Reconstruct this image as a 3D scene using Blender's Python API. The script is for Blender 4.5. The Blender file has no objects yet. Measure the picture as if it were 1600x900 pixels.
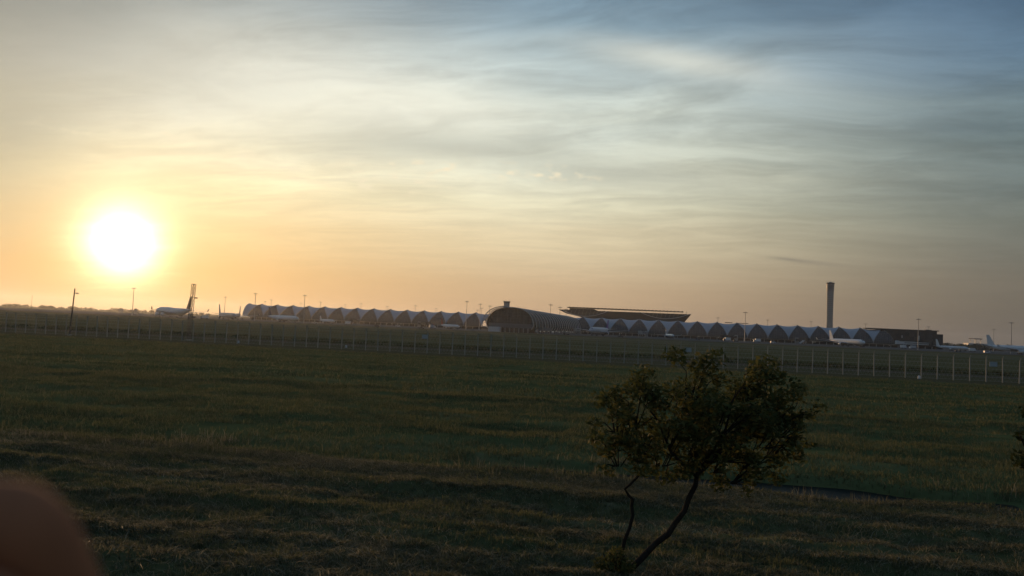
import bpy, math, random
import numpy as np
from mathutils import Vector, Matrix

R = math.radians
SC = bpy.context.scene
COL = SC.collection

# ------------------------------------------------------------------ camera
H = 5.0                       # eye height above the field (train on its embankment)
F = 1256.0                    # focal length for a 1600 px wide picture
YAW, PITCH, ROLL = R(11.8), math.atan(61.4 / F), math.atan(0.043)
fw0 = Vector((-math.sin(YAW) * math.cos(PITCH), math.cos(YAW) * math.cos(PITCH), math.sin(PITCH)))
rt0 = Vector((math.cos(YAW), math.sin(YAW), 0))
up0 = rt0.cross(fw0)
RT = rt0 * math.cos(ROLL) + up0 * math.sin(ROLL)
UP = up0 * math.cos(ROLL) - rt0 * math.sin(ROLL)
FW = fw0
CAM = Vector((0, 0, H))
cd = bpy.data.cameras.new('camera')
cam = bpy.data.objects.new('camera', cd)
COL.objects.link(cam)
m = Matrix((RT, UP, -FW)).transposed().to_4x4()
m.translation = CAM
cam.matrix_world = m
cd.sensor_width = 36.0
cd.lens = 36.0 * F / 1600.0
cd.clip_start, cd.clip_end = 0.02, 40000
cd.dof.use_dof = True
cd.dof.focus_distance = 150.0
cd.dof.aperture_fstop = 8.0
SC.camera = cam


def ray(px, py):
    return (FW * F + RT * (px - 800) - UP * (py - 450)).normalized()


def hor(px):
    return 511.5 + 0.043 * (px - 800)


def at_y(px, py, Y):
    d = ray(px, py)
    return CAM + d * (Y / d.y)


def at_z(px, Z, z=0.0):
    """ground point seen in column px at depth Z along the view"""
    d = ray(px, hor(px))
    p = CAM + d * (Z / d.dot(FW))
    return Vector((p.x, p.y, z))


def top_z(px, py, Z):
    """height of what shows at (px, py) at depth Z"""
    d = ray(px, py)
    return (CAM + d * (Z / d.dot(FW))).z


# ------------------------------------------------------------------ sun, sky
SUN = ray(192, 380)
sun_el = math.asin(SUN.z)
sun_az = math.atan2(SUN.x, SUN.y)
ld = bpy.data.lights.new('sun', 'SUN')
ld.energy = 2.0
ld.angle = R(0.6)
ld.color = (1.0, 0.58, 0.27)
so = bpy.data.objects.new('sun', ld)
so.rotation_euler = (-SUN).to_track_quat('-Z', 'Y').to_euler()
so.location = (0, 0, 200)
COL.objects.link(so)

SC.view_settings.view_transform = 'Standard'
SC.view_settings.look = 'None'
SC.view_settings.exposure = 0.0
SC.view_settings.gamma = 1.0
SC.view_settings.use_curve_mapping = False
SC.cycles.use_denoising = True
SC.cycles.max_bounces = 6
SC.cycles.volume_bounces = 0
SC.cycles.transparent_max_bounces = 8
SC.cycles.sample_clamp_indirect = 4.0


class NT:
    """small helper to write node graphs as expressions"""
    def __init__(s, tree):
        s.t = tree
        s.n = tree.nodes
        s.l = tree.links
        s.n.clear()

    def node(s, kind, **kw):
        nd = s.n.new(kind)
        for k, v in kw.items():
            setattr(nd, k, v)
        return nd

    def put(s, sock, v):
        if v is None:
            return
        if hasattr(v, 'is_linked') or hasattr(v, 'links'):
            s.l.new(v, sock)
        else:
            if isinstance(v, (tuple, list)) and len(v) == 3 and sock.type == 'RGBA':
                v = (*v, 1)
            sock.default_value = v

    def math(s, op, a, b=None, c=None, clamp=False):
        nd = s.node('ShaderNodeMath', operation=op, use_clamp=clamp)
        for i, v in enumerate((a, b, c)):
            s.put(nd.inputs[i], v)
        return nd.outputs[0]

    def vec(s, op, a, b=None, scale=None):
        nd = s.node('ShaderNodeVectorMath', operation=op)
        s.put(nd.inputs[0], a)
        s.put(nd.inputs[1], b)
        if scale is not None:
            s.put(nd.inputs['Scale'], scale)
        return nd.outputs['Value'] if op in ('DOT_PRODUCT', 'LENGTH', 'DISTANCE') else nd.outputs['Vector']

    def mix(s, f, a, b, mode='MIX'):
        nd = s.node('ShaderNodeMix', data_type='RGBA', blend_type=mode, clamp_factor=True)
        s.put(nd.inputs[0], f)
        s.put(nd.inputs[6], a)
        s.put(nd.inputs[7], b)
        return nd.outputs[2]

    def ramp(s, f, stops, interp='LINEAR'):
        nd = s.node('ShaderNodeValToRGB')
        cr = nd.color_ramp
        cr.interpolation = interp
        while len(cr.elements) < len(stops):
            cr.elements.new(1.0)
        for e, (p, c) in zip(cr.elements, stops):
            e.position = p
            e.color = (c, c, c, 1) if isinstance(c, (int, float)) else (*c, 1)
        s.put(nd.inputs[0], f)
        return nd.outputs[0]

    def noise(s, v, scale, detail=4, rough=0.55, dist=0.0):
        nd = s.node('ShaderNodeTexNoise')
        s.put(nd.inputs['Vector'], v)
        nd.inputs['Scale'].default_value = scale
        nd.inputs['Detail'].default_value = detail
        nd.inputs['Roughness'].default_value = rough
        nd.inputs['Distortion'].default_value = dist
        return nd.outputs['Fac']

    def mapping(s, v, rot=(0, 0, 0), scale=(1, 1, 1), loc=(0, 0, 0)):
        nd = s.node('ShaderNodeMapping')
        s.put(nd.inputs[0], v)
        nd.inputs['Location'].default_value = loc
        nd.inputs['Rotation'].default_value = rot
        nd.inputs['Scale'].default_value = scale
        return nd.outputs[0]

    def range(s, v, a, b, c=0.0, d=1.0, smooth=True):
        nd = s.node('ShaderNodeMapRange', interpolation_type='SMOOTHSTEP' if smooth else 'LINEAR')
        s.put(nd.inputs[0], v)
        for i, x in enumerate((a, b, c, d)):
            nd.inputs[i + 1].default_value = x
        return nd.outputs[0]


world = bpy.data.worlds.new('World')
SC.world = world
world.use_nodes = True
W = NT(world.node_tree)
dvec = W.vec('NORMALIZE', W.node('ShaderNodeTexCoord').outputs['Generated'])
sep = W.node('ShaderNodeSeparateXYZ')
W.put(sep.inputs[0], dvec)
dx, dy, dz = sep.outputs
el = W.math('MULTIPLY', W.math('ARCSINE', dz), 57.2958)                       # elevation, degrees
ang = W.math('MULTIPLY', W.math('ARCCOSINE', W.math('MINIMUM', W.vec('DOT_PRODUCT', dvec, tuple(SUN)), 1.0)), 57.2958)
hd = W.vec('NORMALIZE', W.vec('MULTIPLY', dvec, (1, 1, 0)))
sh = Vector((SUN.x, SUN.y, 0)).normalized()
az = W.math('MULTIPLY', W.math('ARCCOSINE', W.math('MINIMUM', W.vec('DOT_PRODUCT', hd, tuple(sh)), 1.0)), 57.2958)
# thin cloud sheet: streaks on a plane high above, seen in perspective
pl = W.vec('DIVIDE', dvec, None)
den = W.math('ADD', W.math('MAXIMUM', dz, 0.0), 0.10)
comb = W.node('ShaderNodeCombineXYZ')
W.put(comb.inputs[0], W.math('DIVIDE', dx, den))
W.put(comb.inputs[1], W.math('DIVIDE', dy, den))
plane = comb.outputs[0]
W.n.remove(pl.node)
warp = W.noise(plane, 0.6, 3, 0.5)
wp = W.vec('ADD', plane, W.vec('SCALE', (1.0, 0.4, 0.0), scale=W.math('MULTIPLY', W.math('SUBTRACT', warp, 0.5), 1.6)))
c_big = W.noise(W.mapping(wp, (0, 0, R(24)), (0.34, 0.80, 1), (3.1, 1.7, 0)), 1.0, 4, 0.55)
c_str = W.noise(W.mapping(wp, (0, 0, R(28)), (0.75, 1.9, 1), (7.3, 2.2, 0)), 1.7, 9, 0.62, .35)
c_fine = W.noise(W.mapping(wp, (0, 0, R(48)), (1.6, 3.4, 1), (1.3, 5.2, 0)), 3.2, 8, 0.66, .5)
eln = W.math('ADD', el, W.math('MULTIPLY', W.math('SUBTRACT', c_big, 0.5), W.range(el, 2, 16, 0, 9)))
e01 = W.math('DIVIDE', eln, 60.0, clamp=True)


def erow(rows):
    return W.ramp(e01, [(e / 60.0, c) for e, c in rows])


near = erow([(0, (.42, .26, .13)), (3, (.57, .37, .17)), (6, (.80, .62, .34)), (9, (.98, .87, .55)), (12, (.99, .94, .69)), (16, (.90, .90, .78)),
             (20, (.50, .55, .53)), (25, (.28, .35, .39)), (45, (.13, .22, .34)), (60, (.10, .17, .28))])
mid = erow([(0, (.48, .32, .20)), (3, (.59, .43, .27)), (6, (.76, .64, .42)), (9, (.80, .76, .55)), (12, (.76, .78, .64)), (16, (.58, .67, .65)),
            (20, (.25, .36, .43)), (25, (.145, .25, .36)), (45, (.11, .20, .33)), (60, (.10, .17, .28))])
far = erow([(0, (.12, .105, .09)), (4, (.175, .155, .125)), (8, (.17, .185, .16)), (12, (.155, .21, .22)), (16, (.12, .20, .28)),
            (20, (.092, .165, .255)), (25, (.072, .145, .25)), (45, (.07, .13, .25)), (60, (.10, .17, .28))])  # away from the sun; some lens vignetting is kept in these colours
veil = W.mix(W.range(az, 2, 31), near, mid)
veil = W.mix(W.range(az, 27, 61), veil, far)
# streaks: brighter and darker strands of the sheet
amp = W.range(el, 1, 14, 0.10, 1.0)
st = W.math('ADD', W.math('SUBTRACT', W.range(c_str, .34, .68), 0.5), W.math('MULTIPLY', W.math('SUBTRACT', c_fine, 0.5), 0.9))
gain = W.math('ADD', 1.0, W.math('MULTIPLY', st, W.math('MULTIPLY', amp, 0.34)))
veil = W.vec('SCALE', veil, scale=gain)
# the clear sky behind the sheet
sky = W.node('ShaderNodeTexSky', sky_type='NISHITA', sun_disc=False)
sky.sun_elevation = sun_el
sky.sun_rotation = sun_az
sky.air_density, sky.dust_density, sky.ozone_density = 1.0, 2.0, 1.5
nish = W.vec('SCALE', sky.outputs[0], scale=0.10)
skyc = W.mix(0.90, nish, veil)


def blob(px, py, rx, ry, rot=0.0):
    """soft patch, for cloud and edge dimming, round one direction of the sky; radii in degrees"""
    c = ray(px, py)
    a = Vector((c.y, -c.x, 0)).normalized()
    b = a.cross(c)
    a2 = a * math.cos(rot) + b * math.sin(rot)
    b2 = b * math.cos(rot) - a * math.sin(rot)
    u = W.math('DIVIDE', W.vec('DOT_PRODUCT', dvec, tuple(a2)), math.sin(R(rx)))
    v = W.math('DIVIDE', W.vec('DOT_PRODUCT', dvec, tuple(b2)), math.sin(R(ry)))
    f = W.vec('DOT_PRODUCT', dvec, tuple(c))
    q = W.math('ADD', W.math('MULTIPLY', u, u), W.math('MULTIPLY', v, v))
    g = W.math('EXPONENT', W.math('MULTIPLY', q, -1.0))
    return W.math('MULTIPLY', g, W.math('GREATER_THAN', f, 0.0))


puff = W.range(W.noise(W.mapping(dvec, (0, 0, 0), (1, 1, 2.1), (0.7, 0.3, 0)), 34, 5, 0.6), 0.50, 0.66)


def total(bl):
    s = None
    for b in bl:
        s = b if s is None else W.math('ADD', s, b)
    return s


# bank of thin cloud lit from below the crest, the greyer layer beneath it, and small broken puffs
bright = total([blob(330, 130, 11, 3.2, -0.12), blob(660, 165, 8, 1.8, -0.06), blob(1060, 95, 6, 0.9, -0.18)])
skyc = W.mix(W.math('MULTIPLY', bright, W.math('ADD', 0.25, W.math('MULTIPLY', c_str, 0.45))), skyc, (.95, .93, .78))
grey = total([blob(600, 225, 9, 1.1, 0.10), blob(820, 245, 8, 1.0, -0.05), blob(20, 200, 4, 2.6, 0.2), blob(980, 275, 6, 0.8)])
skyc = W.mix(W.math('MULTIPLY', grey, W.math('MULTIPLY', c_str, 0.60)), skyc, (.36, .38, .34))
bank = W.math('MULTIPLY', blob(-90, -60, 15, 8.5, 0.0), W.math('ADD', .45, W.math('MULTIPLY', c_str, .6)))  # grey cloud plus lens vignette painted into the upper left of the sky
skyc = W.mix(bank, skyc, (.17, .18, .17))
left_dim = W.math('MULTIPLY', blob(-170, 210, 8.5, 8, 0.0), W.math('ADD', .35, W.math('MULTIPLY', c_str, .6)))  # lens vignette at the left edge, painted into the sky as tan dimming
skyc = W.mix(left_dim, skyc, (.40, .34, .23))
pz = total([blob(240, 215, 5, 0.5), blob(450, 258, 4, 0.7), blob(590, 285, 4, 0.7), blob(690, 262, 4, 0.45), blob(860, 270, 4, 0.5)])
skyc = W.mix(W.math('MULTIPLY', W.math('MULTIPLY', pz, puff), 0.85), skyc, (.95, .84, .60))
wisp = total([blob(1262, 409, 2.3, 0.16, -0.10), blob(1230, 405, 1.0, 0.10, -0.12)])
skyc = W.mix(W.math('MULTIPLY', wisp, 0.28), skyc, (.16, .15, .13))
# aureole of the sun in the thin cloud
core = W.math('MULTIPLY', W.math('EXPONENT', W.math('MULTIPLY', W.math('POWER', W.math('DIVIDE', W.math('MULTIPLY', ang, W.math('ADD', .82, W.math('MULTIPLY', c_str, .36))), 1.5), 1.4), -1.0)), 4.0)
halo = W.math('MULTIPLY', W.math('EXPONENT', W.math('DIVIDE', ang, -5.0)), 0.14)
skyc = W.vec('ADD', skyc, W.vec('SCALE', (1.0, 0.96, 0.66), scale=core))
skyc = W.vec('ADD', skyc, W.vec('SCALE', (1.0, 0.80, 0.42), scale=halo))
bg = W.node('ShaderNodeBackground')
W.put(bg.inputs[0], skyc)
bg.inputs[1].default_value = 1.0
W.l.new(bg.outputs[0], W.node('ShaderNodeOutputWorld').inputs[0])

# ------------------------------------------------------------------ materials
MAT = {}


def mat(name, col, rough=0.7, metal=0.0, var=0.12, scale=3.0, bump=0.0, bscale=30.0, spec=0.3, coord='Object', emit=None, trans=0.0):
    mt = bpy.data.materials.new(name)
    mt.use_nodes = True
    T = NT(mt.node_tree)
    tc = T.node('ShaderNodeTexCoord').outputs[coord]
    n = T.noise(tc, scale, 5, 0.6)
    lo = tuple(c * (1 - var) for c in col)
    hi = tuple(min(1, c * (1 + var)) for c in col)
    c = T.ramp(n, [(0.3, lo), (0.7, hi)])
    b = T.node('ShaderNodeBsdfPrincipled')
    T.put(b.inputs['Base Color'], c)
    T.put(b.inputs['Roughness'], T.range(n, 0.2, 0.8, max(0, rough - 0.06), min(1, rough + 0.06)))
    b.inputs['Metallic'].default_value = metal
    b.inputs['Specular IOR Level'].default_value = spec
    if emit:
        b.inputs['Emission Color'].default_value = (*emit[0], 1)
        b.inputs['Emission Strength'].default_value = emit[1]
    if bump:
        bp = T.node('ShaderNodeBump')
        bp.inputs['Strength'].default_value = bump
        T.put(bp.inputs['Height'], T.noise(tc, bscale, 5, 0.65))
        T.l.new(bp.outputs[0], b.inputs['Normal'])
    out = T.node('ShaderNodeOutputMaterial')
    if trans:
        tr = T.node('ShaderNodeBsdfTranslucent')
        T.put(tr.inputs[0], T.vec('SCALE', c, scale=1.3))
        ms = T.node('ShaderNodeMixShader')
        ms.inputs[0].default_value = trans
        T.l.new(b.outputs[0], ms.inputs[1])
        T.l.new(tr.outputs[0], ms.inputs[2])
        T.l.new(ms.outputs[0], out.inputs[0])
    else:
        T.l.new(b.outputs[0], out.inputs[0])
    MAT[name] = mt
    return mt


mat('fabric_roof', (.36, .39, .42), .75, var=.08, scale=.08, spec=.08)
mat('dark_glass', (.024, .036, .042), .25, var=.35, scale=.25, spec=.4)
mat('mullion', (.10, .12, .13), .6, .1)
mat('steel', (.30, .31, .31), .5, .4)
mat('pale_steel', (.50, .50, .48), .5, .1)
mat('concrete', (.30, .29, .27), .85, var=.15, scale=.1)
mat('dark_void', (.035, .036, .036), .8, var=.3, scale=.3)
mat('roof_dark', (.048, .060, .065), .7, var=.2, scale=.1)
mat('tower_conc', (.30, .30, .28), .8, var=.12, scale=.08)
mat('tower_gap', (.10, .10, .10), .4)
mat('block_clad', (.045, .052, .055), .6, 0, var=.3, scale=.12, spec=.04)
mat('white_paint', (.62, .62, .60), .35, var=.04, scale=.5)
mat('grey_paint', (.40, .41, .43), .4, var=.06)
mat('belly_grey', (.33, .34, .36), .4, var=.06)
mat('purple_paint', (.15, .06, .24), .4, var=.1)
mat('red_paint', (.40, .08, .05), .4, var=.1)
mat('navy_paint', (.04, .05, .09), .4, var=.1)
mat('bronze_paint', (.22, .15, .10), .4, var=.1)
mat('rubber', (.02, .02, .02), .8)
mat('glass_black', (.012, .014, .016), .1, spec=.6)
mat('engine_metal', (.45, .45, .46), .35, .6)
mat('post_conc', (.33, .315, .27), .85, var=.15, scale=1.5)
mat('wire', (.34, .34, .32), .5, .6)
mat('sign_face', (.34, .37, .37), .5, var=.05)
mat('lamp_glow', (.9, .88, .8), .5, emit=((1, .93, .8), .55))
mat('bark', (.028, .024, .019), .95, var=.35, scale=9, bump=.6, bscale=40, spec=.02)
mat('far_leaf', (.045, .055, .025), .9, var=.4, scale=.02)
mat('skin', (.40, .155, .075), .95, var=.12, scale=60, bump=.15, bscale=300, spec=.05)
mat('gate_yellow', (.55, .40, .06), .5)
mat('wood_pole', (.12, .10, .08), .85, var=.25, scale=2)


def leaf_mat(name, stops, trans=0.35, scale=0.8):
    mt = bpy.data.materials.new(name)
    mt.use_nodes = True
    T = NT(mt.node_tree)
    tc = T.node('ShaderNodeTexCoord').outputs['Object']
    ri = T.node('ShaderNodeNewGeometry').outputs['Random Per Island']
    f = T.math('ADD', T.math('MULTIPLY', ri, 0.55), T.math('MULTIPLY', T.noise(tc, scale, 3), 0.45))
    c = T.ramp(f, stops)
    b = T.node('ShaderNodeBsdfPrincipled')
    T.put(b.inputs['Base Color'], c)
    b.inputs['Roughness'].default_value = 0.75
    b.inputs['Specular IOR Level'].default_value = 0.15
    tr = T.node('ShaderNodeBsdfTranslucent')
    T.put(tr.inputs[0], c)
    ms = T.node('ShaderNodeMixShader')
    ms.inputs[0].default_value = trans
    T.l.new(b.outputs[0], ms.inputs[1])
    T.l.new(tr.outputs[0], ms.inputs[2])
    T.l.new(ms.outputs[0], T.node('ShaderNodeOutputMaterial').inputs[0])
    MAT[name] = mt


leaf_mat('tree_leaf', [(0.2, (.045, .056, .020)), (0.45, (.085, .094, .028)), (0.7, (.13, .120, .034)), (0.88, (.19, .14, .045))])
leaf_mat('bush_leaf', [(0.2, (.025, .036, .012)), (0.6, (.045, .055, .016)), (0.85, (.08, .07, .02))])
leaf_mat('grass_green', [(0.15, (.066, .074, .032)), (0.5, (.118, .125, .054)), (0.8, (.20, .18, .085))], .45, .12)
leaf_mat('grass_dry', [(0.15, (.065, .068, .032)), (0.45, (.12, .112, .058)), (0.7, (.27, .235, .145)), (0.9, (.40, .35, .23))], .4, .22)
leaf_mat('grass_tall', [(0.15, (.028, .036, .014)), (0.6, (.05, .055, .022)), (0.85, (.08, .07, .03))], .25, .05)


def ground_mat():
    mt = bpy.data.materials.new('ground_soil')
    mt.use_nodes = True
    T = NT(mt.node_tree)
    P = T.node('ShaderNodeNewGeometry').outputs['Position']
    sp = T.node('ShaderNodeSeparateXYZ')
    T.put(sp.inputs[0], P)
    y = sp.outputs[1]
    wob = T.math('MULTIPLY', T.math('SUBTRACT', T.noise(P, .12, 3), .5), 5.0)
    wob2 = T.math('MULTIPLY', T.math('SUBTRACT', T.noise(T.mapping(P, scale=(.35, 1, 1)), .035, 4), .5), 40.0)
    n1 = T.noise(P, 1.3, 6, .65)
    n2 = T.noise(T.mapping(P, scale=(.25, 1.0, 1)), .22, 5, .6)
    n3 = T.noise(T.mapping(P, scale=(.18, 1.0, 1)), .03, 6, .62)
    near = T.ramp(T.math('ADD', T.math('MULTIPLY', n1, .6), T.math('MULTIPLY', n2, .4)),
                  [(.34, (.042, .052, .020)), (.50, (.088, .092, .040)), (.62, (.135, .128, .068)), (.75, (.19, .165, .098))])
    green = T.ramp(T.math('ADD', T.math('MULTIPLY', n1, .25), T.math('MULTIPLY', n2, .75)),
                   [(.33, (.045, .054, .022)), (.48, (.086, .102, .040)), (.62, (.122, .128, .054)), (.75, (.165, .145, .078))])
    dirt = T.ramp(n1, [(.35, (.068, .066, .034)), (.65, (.115, .104, .056))])
    tall = T.ramp(n2, [(.35, (.046, .052, .023)), (.65, (.086, .084, .038))])
    dry = T.ramp(T.math('ADD', T.math('MULTIPLY', n3, .8), T.math('MULTIPLY', n2, .2)),
                 [(.36, (.060, .068, .028)), (.5, (.10, .096, .044)), (.64, (.14, .122, .064))])
    yy = T.math('ADD', y, wob)
    c = T.mix(T.range(yy, 26.5, 29.5), near, green)
    c = T.mix(T.range(yy, 119, 123), c, dirt)
    c = T.mix(T.range(T.math('ADD', y, wob), 160, 163), c, tall)
    c = T.mix(T.range(T.math('ADD', y, wob2), 172, 205), c, dry)
    b = T.node('ShaderNodeBsdfPrincipled')
    T.put(b.inputs['Base Color'], c)
    b.inputs['Roughness'].default_value = .95
    b.inputs['Specular IOR Level'].default_value = 0.0
    bp = T.node('ShaderNodeBump')
    bp.inputs['Strength'].default_value = .3
    bp.inputs['Distance'].default_value = .12
    T.put(bp.inputs['Height'], T.noise(P, 3.5, 6, .7))
    T.l.new(bp.outputs[0], b.inputs['Normal'])
    T.l.new(b.outputs[0], T.node('ShaderNodeOutputMaterial').inputs[0])
    MAT['ground_soil'] = mt


ground_mat()


def water_mat():
    mt = bpy.data.materials.new('ditch_water')
    mt.use_nodes = True
    T = NT(mt.node_tree)
    P = T.node('ShaderNodeNewGeometry').outputs['Position']
    b = T.node('ShaderNodeBsdfPrincipled')
    T.put(b.inputs['Base Color'], T.ramp(T.noise(P, .6, 4), [(.4, (.012, .015, .012)), (.7, (.03, .032, .022))]))
    b.inputs['Roughness'].default_value = .45
    b.inputs['Specular IOR Level'].default_value = .03
    b.inputs['IOR'].default_value = 1.33
    bp = T.node('ShaderNodeBump')
    bp.inputs['Strength'].default_value = .25
    bp.inputs['Distance'].default_value = .03
    T.put(bp.inputs['Height'], T.noise(T.mapping(P, scale=(.5, 1, 1)), 5, 4))
    T.l.new(bp.outputs[0], b.inputs['Normal'])
    T.l.new(b.outputs[0], T.node('ShaderNodeOutputMaterial').inputs[0])
    MAT['ditch_water'] = mt


water_mat()


def paving_mat(name, a, b_, slab):
    mt = bpy.data.materials.new(name)
    mt.use_nodes = True
    T = NT(mt.node_tree)
    P = T.node('ShaderNodeNewGeometry').outputs['Position']
    n = T.math('ADD', T.math('MULTIPLY', T.noise(P, .5, 5), .5), T.math('MULTIPLY', T.noise(T.mapping(P, scale=(.15, 1, 1)), .03, 5), .5))
    c = T.ramp(n, [(.35, a), (.65, b_)])
    br = T.node('ShaderNodeTexBrick')
    T.put(br.inputs['Vector'], T.vec('SCALE', P, scale=1.0 / slab))
    br.offset = 0
    br.inputs['Scale'].default_value = 1
    br.inputs['Mortar Size'].default_value = .012
    br.inputs['Color1'].default_value = br.inputs['Color2'].default_value = (1, 1, 1, 1)
    br.inputs['Mortar'].default_value = (.55, .55, .55, 1)
    br.inputs['Brick Width'].default_value = 1
    br.inputs['Row Height'].default_value = 1
    c = T.mix(1.0, c, br.outputs[0], 'MULTIPLY') if slab > 1 else c
    b = T.node('ShaderNodeBsdfPrincipled')
    T.put(b.inputs['Base Color'], c)
    b.inputs['Roughness'].default_value = .85
    b.inputs['Specular IOR Level'].default_value = 0.0
    T.l.new(b.outputs[0], T.node('ShaderNodeOutputMaterial').inputs[0])
    MAT[name] = mt


paving_mat('apron_slab', (.085, .085, .08), (.14, .135, .125), 7.5)
paving_mat('gravel', (.07, .06, .04), (.12, .10, .07), 0.5)
paving_mat('asphalt', (.04, .04, .04), (.06, .058, .055), 0.5)

# ------------------------------------------------------------------ mesh helpers


class MB:
    def __init__(s):
        s.v = []
        s.f = []

    def add(s, vs, fs):
        o = len(s.v)
        s.v += [tuple(p) for p in vs]
        s.f += [tuple(i + o for i in q) for q in fs]
        return s

    def box(s, c, d, rz=0.0, taper=1.0):
        x, y, z = d[0] / 2, d[1] / 2, d[2] / 2
        ca, sa = math.cos(rz), math.sin(rz)
        vs = []
        for k in (-1, 1):
            t = taper if k > 0 else 1
            for a, b in ((-1, -1), (1, -1), (1, 1), (-1, 1)):
                px, py = a * x * t, b * y * t
                vs.append((c[0] + px * ca - py * sa, c[1] + px * sa + py * ca, c[2] + k * z))
        return s.add(vs, [(3, 2, 1, 0), (4, 5, 6, 7), (0, 1, 5, 4), (1, 2, 6, 5), (2, 3, 7, 6), (3, 0, 4, 7)])

    def tube(s, pts, rad, n=6, cap=True):
        pts = [Vector(p) for p in pts]
        if not isinstance(rad, (list, tuple)):
            rad = [rad] * len(pts)
        vs, fs = [], []
        for i, p in enumerate(pts):
            t = (pts[min(i + 1, len(pts) - 1)] - pts[max(i - 1, 0)]).normalized()
            u = t.cross(Vector((0.13, 0.07, 1))) if abs(t.z) < .9 else t.cross(Vector((0, 1, .1)))
            u.normalize()
            w = t.cross(u)
            for k in range(n):
                a = 2 * math.pi * k / n
                vs.append(p + (u * math.cos(a) + w * math.sin(a)) * rad[i])
        for i in range(len(pts) - 1):
            for k in range(n):
                k2 = (k + 1) % n
                fs.append((i * n + k, i * n + k2, (i + 1) * n + k2, (i + 1) * n + k))
        if cap:
            fs.append(tuple(range(n))[::-1])
            fs.append(tuple((len(pts) - 1) * n + k for k in range(n)))
        return s.add(vs, fs)

    def lathe(s, prof, n=16, c=(0, 0, 0)):
        vs, fs = [], []
        for r, z in prof:
            for k in range(n):
                a = 2 * math.pi * k / n
                vs.append((c[0] + r * math.cos(a), c[1] + r * math.sin(a), c[2] + z))
        for i in range(len(prof) - 1):
            for k in range(n):
                k2 = (k + 1) % n
                fs.append((i * n + k, i * n + k2, (i + 1) * n + k2, (i + 1) * n + k))
        fs.append(tuple(range(n))[::-1])
        fs.append(tuple((len(prof) - 1) * n + k for k in range(n)))
        return s.add(vs, fs)

    def grid(s, P):
        """P[i][j] rows of points"""
        nr, nc = len(P), len(P[0])
        vs = [p for r in P for p in r]
        fs = [(i * nc + j, i * nc + j + 1, (i + 1) * nc + j + 1, (i + 1) * nc + j) for i in range(nr - 1) for j in range(nc - 1)]
        return s.add(vs, fs)

    def prism(s, poly, axis, a, b):
        """poly of 2-D points extruded along axis (0,1,2) from a to b"""
        def P(q, t):
            q = list(q)
            q.insert(axis, t)
            return q
        n = len(poly)
        vs = [P(q, a) for q in poly] + [P(q, b) for q in poly]
        fs = [tuple(range(n))[::-1], tuple(range(n, 2 * n))] + [(i, (i + 1) % n, n + (i + 1) % n, n + i) for i in range(n)]
        return s.add(vs, fs)

    def mesh(s, name, smooth=False):
        me = bpy.data.meshes.new(name)
        me.from_pydata(s.v, [], s.f)
        if smooth:
            me.polygons.foreach_set('use_smooth', [True] * len(me.polygons))
        me.update()
        return me

    def build(s, name, material, parent=None, loc=(0, 0, 0), rz=0.0, smooth=False):
        me = s.mesh(name, smooth)
        me.materials.append(MAT[material])
        return link(name, me, parent, loc, rz)


def link(name, me, parent=None, loc=(0, 0, 0), rz=0.0):
    o = bpy.data.objects.new(name, me)
    o.location = loc
    o.rotation_euler = (0, 0, rz)
    o.parent = parent
    COL.objects.link(o)
    return o


def np_mesh(name, v, f, material, parent=None, smooth=False):
    """v (n,3), f (m,k) arrays"""
    me = bpy.data.meshes.new(name)
    v = np.asarray(v, np.float32)
    f = np.asarray(f, np.int32)
    me.vertices.add(len(v))
    me.vertices.foreach_set('co', v.ravel())
    me.loops.add(f.size)
    me.loops.foreach_set('vertex_index', f.ravel())
    me.polygons.add(len(f))
    me.polygons.foreach_set('loop_start', np.arange(len(f), dtype=np.int32) * f.shape[1])
    if smooth:
        me.polygons.foreach_set('use_smooth', np.ones(len(f), bool))
    me.update(calc_edges=True)
    me.validate()
    me.materials.append(MAT[material])
    return link(name, me, parent)


def thing(name, label, cat, loc=(0, 0, 0), rz=0.0, group=None):
    o = link(name, None, None, loc, rz)
    return tag(o, label, cat, group)


def tag(o, label=None, cat=None, group=None, kind=None):
    for k, v in (('label', label), ('category', cat), ('group', group), ('kind', kind)):
        if v:
            o[k] = v
    return o


def soften(o, w=0.02, seg=2):
    b = o.modifiers.new('bevel', 'BEVEL')
    b.width = w
    b.segments = seg
    b.limit_method = 'ANGLE'
    return o


# ------------------------------------------------------------------ ground
rng = np.random.default_rng(11)


def vnoise(x, y, seed):
    """smooth value noise on arrays"""
    r = np.random.default_rng(seed)
    tab = r.random((256, 256))
    xi, yi = np.floor(x).astype(int), np.floor(y).astype(int)
    fx, fy = x - xi, y - yi
    fx, fy = fx * fx * (3 - 2 * fx), fy * fy * (3 - 2 * fy)
    g = lambda i, j: tab[i & 255, j & 255]
    return (g(xi, yi) * (1 - fx) + g(xi + 1, yi) * fx) * (1 - fy) + (g(xi, yi + 1) * (1 - fx) + g(xi + 1, yi + 1) * fx) * fy - .5


def sstep(a, b, x):
    t = np.clip((x - a) / (b - a), 0, 1)
    return t * t * (3 - 2 * t)


WATER_Z = -0.30


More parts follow.
